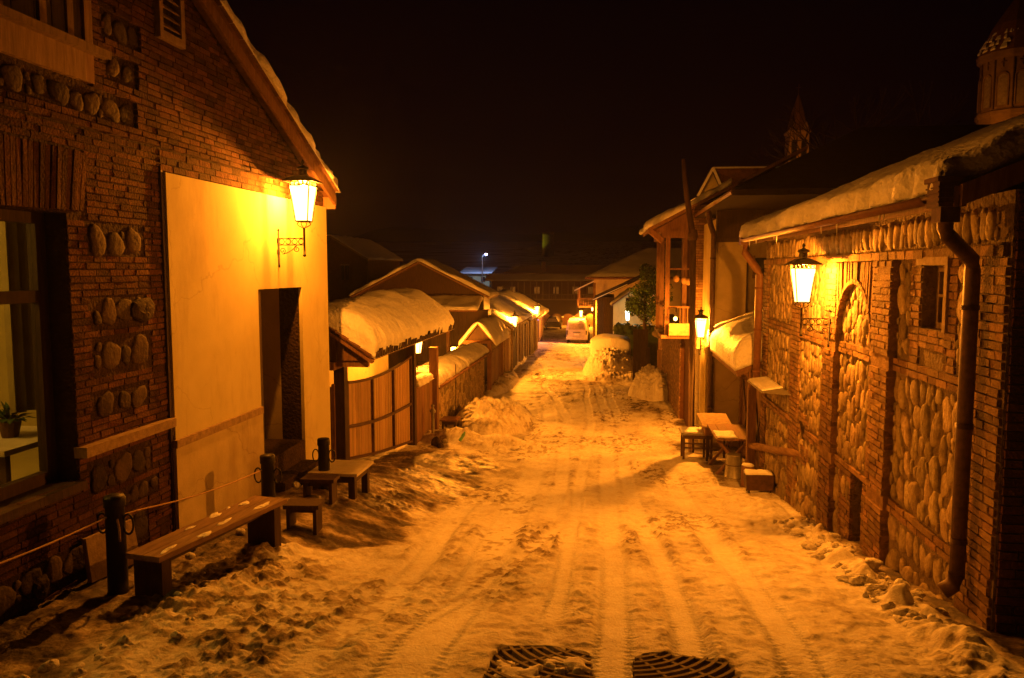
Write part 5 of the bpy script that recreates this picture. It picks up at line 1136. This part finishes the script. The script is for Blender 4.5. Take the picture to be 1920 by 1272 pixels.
# tree with lamp-lit leaves
tg = thing('evergreen_tree', 'bushy green tree beside the white gable, lit by the cold lamp', 'tree', (1.9, 43, -5.4))
B = MB(); B.tube([(1.95, 43, -5.5), (1.9, 43, -3.8), (1.8, 43, -2.2), (1.9, 43.1, -1.0)], [.14, .12, .09, .04], 8)
for k in range(12):
    a = random.uniform(0, 6.28); z = random.uniform(-3.4, -1.2); B.tube([(1.85, 43, z), (1.85 + math.cos(a) * .8, 43 + math.sin(a) * .8, z + .7)], [.04, .01], 5)
B.build('trunk', M['darkwood'], tg)
M['leaf2'] = mat('tree_leaf', (.13, .26, .05), (.06, .12, .03), 3, .6, .1, island=.6)
def crown(cs, n, s=.07):
    B = MB()
    for i in range(n):
        c, r = random.choice(cs); d_ = Vector((random.gauss(0, 1), random.gauss(0, 1), random.gauss(0, 1))).normalized() * (random.random() ** .45)
        p = Vector(c) + Vector((d_.x * r[0], d_.y * r[1], d_.z * r[2])); a = Vector((random.gauss(0, 1), random.gauss(0, 1), random.gauss(0, 1))).normalized() * s; b = a.cross(Vector((random.gauss(0, 1), random.gauss(0, 1), random.gauss(0, 1)))).normalized() * s * .6
        B.add([tuple(p - a), tuple(p + b), tuple(p + a), tuple(p - b)], [(0, 1, 2, 3)])
    return B
crown([((1.7, 43, -1.3), (.8, .8, .6)), ((2.2, 43, -.6), (.7, .7, .8)), ((1.3, 42.9, -2.0), (.55, .6, .55)), ((2.1, 42.9, -2.2), (.8, .7, .7)), ((2.6, 43.2, -1.3), (.8, .8, .9)), ((1.9, 43, -.1), (.4, .5, .45))], 5200).build('crown', M['leaf2'], tg)
# bare tree above the dark roof
bt = thing('bare_tree', 'faint bare tree branches behind the ridge of the dark hipped roof', 'tree', (10, 34, -4))
B = MB()
def grow(p, d_, L_, r, k):
    q = p + d_ * L_; B.tube([tuple(p), tuple(q)], [r, r * .65], 5, False)
    if k == 0: return
    for _ in range(3):
        nd_ = (d_ + Vector((random.gauss(0, .5), random.gauss(0, .4), random.gauss(.1, .35)))).normalized(); grow(q, nd_, L_ * random.uniform(.6, .85), r * .6, k - 1)
grow(Vector((10, 34, -4)), Vector((0, 0, 1)), 5.0, .16, 0)
for dx in (-.6, -.1, .5): grow(Vector((10, 34, 1.0)), Vector((dx, .1, .8)).normalized(), 2.2, .09, 4)
B.build('trunk', M['darkwood'], bt)

# van
vn = thing('white_van', 'white van parked on the right, seen from behind, roof dusted with snow', 'van', (-2.65, 64, gz(-2.65, 62)))
z0 = gz(-2.65, 62.5)
def ring(y, w_, zb_, zs_, zt_, ins):
    return [(-2.65 - w_, y, z0 + zb_), (-2.65 + w_, y, z0 + zb_), (-2.65 + w_, y, z0 + zs_), (-2.65 + w_ - ins, y, z0 + zt_ - .08), (-2.65 + w_ - ins - .14, y, z0 + zt_), (-2.65 - w_ + ins + .14, y, z0 + zt_), (-2.65 - w_ + ins, y, z0 + zt_ - .08), (-2.65 - w_, y, z0 + zs_)]
rs = [ring(62.0, .80, .35, 1.0, 1.80, .12), ring(62.12, .84, .28, 1.05, 1.90, .11), ring(64.8, .85, .28, 1.05, 1.93, .11), ring(65.6, .84, .28, 1.05, 1.6, .12), ring(66.3, .80, .30, .95, 1.08, .10), ring(66.5, .74, .35, .8, .9, .1)]
B = MB(); B.add([p for r in rs for p in r], [tuple(range(8))[::-1], tuple(40 + k for k in range(8))] + [(i * 8 + k, i * 8 + (k + 1) % 8, (i + 1) * 8 + (k + 1) % 8, (i + 1) * 8 + k) for i in range(5) for k in range(8)]); bo = B.build('body', M['paint'], vn)
B = MB(); B.hexa([(-3.30, 61.98, z0 + 1.12), (-2.0, 61.98, z0 + 1.12), (-2.0, 62.0, z0 + 1.12), (-3.30, 62.0, z0 + 1.12), (-3.24, 61.98, z0 + 1.62), (-2.06, 61.98, z0 + 1.62), (-2.06, 62.0, z0 + 1.62), (-3.24, 62.0, z0 + 1.62)]); B.build('rear_window', M['conc'], vn)
B = MB(); B.box(-3.48, -1.82, 61.88, 62.02, z0 + .33, z0 + .52); B.build('bumper', M['paint'], vn)
B = MB(); B.box(-2.85, -2.45, 61.96, 61.99, z0 + .68, z0 + .79); B.build('number_plate', M['snow'], vn)
B = MB(); B.box(-2.95, -2.35, 61.965, 61.995, z0 + .88, z0 + .93); B.build('trim_strip', M['iron'], vn)
for sx in (-3.46, -1.94): B = MB(); B.box(sx, sx + .10, 61.97, 62.01, z0 + .72, z0 + 1.05); B.build('tail_light', M['iron'], vn)
for sx in (-3.42, -1.9):
    for yy in (62.9, 65.5): B = MB(); B.tube([(sx - .02, yy, z0 + .32), (sx + .18, yy, z0 + .32)], .33, 16); B.build('wheel', M['iron'], vn)
for sx in (-3.58, -1.82): B = MB(); B.box(sx, sx + .12, 65.5, 65.6, z0 + 1.05, z0 + 1.3); B.build('wing_mirror', M['iron'], vn)
B = MB(); snow(B, -3.32, -1.98, 62.15, 64.8, lambda x, y: z0 + 1.9 + 0 * np.asarray(x), .06, .12, .1, .04, 80); B.build('snow_cover', M['snow'], vn)
# small dark car near the end wall
dc = thing('dark_car', 'small dark car dusted with snow by the arched fence at the street end', 'car', (-6.3, 86, gz(-6.3, 86))); z0 = gz(-6.3, 86)
B = MB(); B.prism([(-7.1, z0 + .25), (-5.4, z0 + .25), (-5.35, z0 + .7), (-5.6, z0 + .85), (-5.85, z0 + 1.3), (-6.7, z0 + 1.3), (-6.95, z0 + .85), (-7.15, z0 + .7)], 'y', 84.5, 88.3); B.build('body', M['iron'], dc)
B = MB(); B.prism([(-5.68, z0 + .86), (-5.9, z0 + 1.22), (-6.65, z0 + 1.22), (-6.87, z0 + .86)], 'y', 84.44, 84.5); B.build('rear_window', M['galv'], dc)
for sx in (-7.1, -5.5):
    B = MB(); B.tube([(sx, 85.2, z0 + .3), (sx + .18, 85.2, z0 + .3)], .3, 12); B.build('wheel', M['iron'], dc)
    B = MB(); B.box(sx + .02, sx + .2, 84.42, 84.5, z0 + .55, z0 + .7); B.build('tail_light', M['copper'], dc)
B = MB(); B.blob((-6.28, 86.3, z0 + 1.32), (.45, 1.2, .07), 12, 5, .1); B.build('snow_cover', M['snow'], dc)
# arched fence at the end of the street
af = thing('arched_fence', 'red-brown fence with rounded arched tops closing the end of the street', 'fence', (-5.5, 92, -6.6))
B = MB()
for k in range(6):
    x = -9.6 + k * 1.32
    poly = [(x + .03, -6.9), (x + 1.29, -6.9), (x + 1.29, -5.7)] + [(x + .66 + .63 * math.cos(a * PI / 10), -5.7 + .55 * math.sin(a * PI / 10)) for a in range(1, 10)] + [(x + .03, -5.7)]
    B.prism(poly, 'y', 91.9, 92.0)
B.build('fence_panel', M['brick2'], af)
B = MB()
for k in range(7): B.box(-9.68 + k * 1.32, -9.54 + k * 1.32, 91.8, 92.1, -7, -5.6)
B.build('fence_post', M['stone'], af)
B = MB()
for k in range(7): B.blob((-9.6 + k * 1.32, 91.9, -5.55), (.16, .16, .09), 8, 5, .1)
B.build('snow_cover', M['snow'], af)
# large house across the end
fh = thing('veranda_house', 'long dim two-storey house with a wooden veranda across the street end', 'house', (-11, 122, -6.8))
B = MB(); B.box(-18.0, -1, 118, 126, -7.5, -1.7); B.build('wall', M['brick'], fh)
B = MB(); hiproof(B, -18.9, 0, 116.6, 127.5, -1.6, .7, 5, 122); B.build('roof', M['tile'], fh)
B = MB(); B.box(-15, -1.5, 116.8, 118, -4.55, -4.4)
for k in range(15): B.bar((-14.8 + k * .94, 116.9, -4.4), (-14.8 + k * .94, 116.9, -1.8), .12)
for k in range(54): B.bar((-14.8 + k * .25, 116.9, -4.4), (-14.8 + k * .25, 116.9, -3.7), .05)
B.bar((-15, 116.9, -3.7), (-1.5, 116.9, -3.7), .1); B.build('veranda', M['wood'], fh)
for x in (-17.2, -15.2, -11.5, -8.6, -5.7, -3.4):
    B = MB(); B.box(x, x + .8, 117.93, 118, -3.6, -2.6); wq = B.build('window', M['glassdim'] if 'glassdim' in M else M.setdefault('glassdim', emis('dim_lit_window', (1, .30, .03), .12)), fh)
    B = MB(); B.box(x + .37, x + .43, 117.88, 117.93, -3.6, -2.6); B.box(x - .06, x + .86, 117.88, 117.94, -2.6, -2.52); B.build('frame', M['wood'], wq)
B = MB(); snow(B, -18.9, 0, 116.5, 119, lambda x, y: -1.6 + .42 * (np.asarray(y, float) - 116.6) - .0 * np.asarray(x), .07, .2, .15, .05, 81); B.build('snow_cover', M['snow'], fh)
B = MB(); B.box(-10.6, -10.0, 120, 120.6, -.2, 1.2); B.build('chimney', M['brick'], fh)
# bluish house and street light on the hillside
bb = thing('hillside_house', 'snow-roofed house on the far hillside in cold bluish light', 'house', (-24, 142, -6)); gz0 = gz(-24, 142)
B = MB(); B.box(-26.5, -21.8, 140, 146, gz0 - 1, -.7); B.build('wall', M['plaster'], bb)
B = MB(); B.hexa([(-27.2, 139.3, -.7), (-21.2, 139.3, -.7), (-21.2, 146, .3), (-27.2, 146, .3), (-27.2, 139.3, -.5), (-21.2, 139.3, -.5), (-21.2, 146, .5), (-27.2, 146, .5)]); B.build('roof', M['snow'], bb)
for x in (-25.6, -23.3): B = MB(); B.box(x, x + .7, 139.93, 140, -2.2, -1.3); B.build('window', M['black'], bb)
sl_ = thing('street_light', 'tall hillside street light with a bluish white lamp', 'street light', (-22.9, 137, gz(-22.9, 137)))
B = MB(); B.tube([(-22.6, 137, gz(-22.9, 137)), (-22.6, 137, 2.2)], .08, 8, True, .05); B.build('pole', M['rustmetal'], sl_)
B = MB(); B.tube([(-22.6, 137, 2.2), (-22.4, 136.8, 2.6), (-21.95, 136.6, 2.75)], .04, 6); B.build('arm', M['galv'], sl_)
B = MB(); B.blob((-21.85, 136.5, 2.68), (.24, .24, .16), 10, 6, 0); B.build('lamp_head', emis('blue_lamp', (.35, .38, 1), 40), sl_)
plight('lamp_light', sl_, (.6, -1.6, 2.0 - gz(-22.9, 137)), 900, (.38, .55, 1), .2)
# floodlit tower on the hill
tw = thing('watch_tower', 'round stone tower far up the hill in a yellow-green floodlight', 'tower', (-24.6, 300, gz(-24.6, 300)))
B = MB(); B.sm = True; g0 = gz(-24.6, 300); B.lathe([(2.3, g0 - 1), (2.1, 13.0), (2.25, 13.1), (2.25, 13.7), (1.9, 13.7)], -24.0, 300, 20); B.build('wall', M['stone'], tw)
for k in range(10): a = k * 2 * PI / 10; B = MB(); B.box(-24.0 + 2.05 * math.cos(a) - .25, -24.0 + 2.05 * math.cos(a) + .25, 300 + 2.05 * math.sin(a) - .25, 300 + 2.05 * math.sin(a) + .25, 13.7, 14.3); B.build('battlement', M['stone'], tw)
def spot(name, parent, loc, target, power, color, ang):
    ld = bpy.data.lights.new(name, 'SPOT'); ld.energy = power; ld.color = color; ld.spot_size = math.radians(ang); ld.spot_blend = .6; ld.shadow_soft_size = .2
    lo = bpy.data.objects.new(name, ld); C.objects.link(lo); lo.parent = parent; lo.location = loc
    d = Vector(target) - (Vector(parent.location) + Vector(loc)); lo.rotation_euler = d.to_track_quat('-Z', 'Y').to_euler()
spot('floodlight', tw, (-6.5, -2.0, 1.0), (-24.6, 299, 12.5), 1500, (.62, .75, .03), 50)
# church bell tower and great drum
bl = thing('bell_tower', 'slender church bell tower with a pointed spire beyond the dark roof', 'tower', (20.2, 90, -6))
B = MB(); B.box(19.15, 21.25, 90, 92.1, -6.5, 14.9); B.build('wall', M['stone'], bl)
for x in (19.68, 20.72): B = MB(); B.prism([(x - .28, 11.5), (x + .28, 11.5), (x + .28, 13.8)] + [(x + .28 * math.cos(a * PI / 6), 13.8 + .34 * math.sin(a * PI / 6)) for a in range(1, 6)] + [(x - .28, 13.8)], 'y', 89.93, 90); B.build('belfry_window', M['black'], bl)
B = MB(); B.box(19.0, 21.4, 89.85, 92.25, 14.9, 15.15)
for x in (19.5, 20.9): B.prism([(x - .4, 15.15), (x + .4, 15.15), (x, 16.1)], 'y', 89.9, 90.1)
B.build('cornice', M['stone'], bl)
B = MB(); B.lathe([(1.15, 15.15), (.7, 17.2), (.05, 19.2)], 20.2, 91, 8); B.tube([(20.2, 91, 19.1), (20.2, 91, 20.3)], .05, 5); B.bar((19.95, 91, 19.9), (20.45, 91, 19.9), .06); B.build('spire', M['tile'], bl)
dr = thing('church_drum', 'great church drum with arched niches and a snow-patched conical roof, far right', 'church', (33, 73, -5))
cx, cy_ = 34.0, 73.0; R = 2.7
B = MB(); B.box(24, 46, 70.5, 90, -6, 10.5); B.build('nave', M['stone'], dr)
B = MB(); B.lathe([(R + .1, 10), (R + .1, 12.8), (R + .22, 12.9), (R + .22, 13.25), (R, 13.35), (R, 17.5), (R + .25, 17.7), (R + .3, 18.1), (R, 18.15)], cx, cy_, 12); B.build('wall', M['stone'], dr)
def ringpt(a, r): return (cx + r * math.cos(a), cy_ + r * math.sin(a))
for k in range(12):
    a = 2 * PI * (k + .5) / 12; ap = R * math.cos(PI / 12)
    c_, s_ = math.cos(a), math.sin(a)
    if s_ > .5: continue
    def q(u, z, w_): return (cx + (ap + w_) * c_ - u * s_, cy_ + (ap + w_) * s_ + u * c_, z)
    for (wd_, zb_, zt_, mt_, nm, pz) in ((.34, 13.7, 15.9, M['black'], 'niche', .02),):
        poly = [(-wd_, zb_), (wd_, zb_), (wd_, zt_)] + [(wd_ * math.cos(t * PI / 8), zt_ + wd_ * math.sin(t * PI / 8)) for t in range(1, 8)] + [(-wd_, zt_)]
        n = len(poly); B = MB(); B.add([q(u, z, .01) for u, z in poly] + [q(u, z, -.1) for u, z in poly], [tuple(range(n))] + [(i, (i + 1) % n, n + (i + 1) % n, n + i) for i in range(n)]); ni = B.build('niche', M['conc'], dr)
        B = MB(); arc = [(.48 * math.cos(t * PI / 8), 15.9 + .48 * math.sin(t * PI / 8)) for t in range(9)]
        B.tube([q(.48, 13.6, .05)] + [q(u, z, .05) for u, z in arc] + [q(-.48, 13.6, .05)], .06, 5)
        B.tube([q(.8, 13.4, .03), q(.8, 17.4, .03)], .06, 5); B.tube([q(0, 16.8, .03), q(0, 17.5, .03)], .05, 5); B.tube([q(-.22, 17.2, .03), q(.22, 17.2, .03)], .05, 5)
        B.tube([q(.6 * math.cos(t * PI / 8), 11.6 + .6 * math.sin(t * PI / 8) , .12) for t in range(9)], .09, 5); B.build('moulding', M['stone'], ni)
B = MB(); B.lathe([(R + .35, 18.15), (1.9, 20.6), (.05, 23.4)], cx, cy_, 12); B.build('cone_roof', M['tile'], dr)
B = MB()
for row in range(11):
    t0 = row / 11; a = PI * random.uniform(.93, 1.0)
    while a < PI * (1.22 + .12 * random.random()):
        da = random.uniform(.05, .22); p = []
        for tt, aa in ((t0, a), (t0 + random.uniform(-.01, .02), a + da), (t0 + random.uniform(.05, .085), a + da * .8), (t0 + random.uniform(.05, .085), a + .02)):
            r = (R + .35) * (1 - tt) * 1.0 + .06; p.append((cx + r * math.cos(aa), cy_ + r * math.sin(aa), 18.18 + tt * 5.2 * .97))
        B.hexa(p + [(x + (x - cx) * .03 / max(R, .1) , y + (y - cy_) * .03, z + .10) for x, y, z in p]); a += da + random.uniform(.02, .16)
B.build('snow_patch', M['snow'], dr)
spot('floodlight', bl, (-2.5, -6, 13), (20.2, 90, 14.5), 2200, SODIUM, 60)
spot('floodlight', dr, (-10, -6.5, 16.0), (33, 71, 17), 1100, SODIUM, 70)
spot('floodlight', dr, (-2.5, -5.0, 15.0), (32.0, 70.6, 11.8), 260, SODIUM, 70)
# dark hills
B = MB(); n = 60; vs = []
for i in range(n + 1):
    x = -400 + 800 * i / n; h = 22 + 14 * float(vnoise(np.array(i * .21), np.array(.5), 3)) + 6 * float(vnoise(np.array(i * .8), np.array(.5), 4))
    vs += [(x, 420, -12), (x, 470, h), (x, 600, h * 1.2)]
B.sm = True; B.add(vs, [(i * 3 + k, (i + 1) * 3 + k, (i + 1) * 3 + k + 1, i * 3 + k + 1) for i in range(n) for k in range(2)]); hl = B.build('hills', M['darkroof']); hl['kind'] = 'structure'

# ------------------------------------------------------------------ thin mist added to give the lamps a halo
hz = bpy.data.materials.new('mist'); hz.use_nodes = True; nt = hz.node_tree
for n in list(nt.nodes): nt.nodes.remove(n)
pv = nt.nodes.new('ShaderNodeVolumePrincipled'); pv.inputs['Color'].default_value = (.95, .95, .95, 1); pv.inputs['Density'].default_value = .0004; pv.inputs['Anisotropy'].default_value = .7
ou = nt.nodes.new('ShaderNodeOutputMaterial'); nt.links.new(pv.outputs[0], ou.inputs['Volume'])
B = MB(); B.box(-420, 420, -12, 640, -60, 60); ho = B.build('haze', hz); ho['kind'] = 'stuff'
cy.volume_bounces = 0
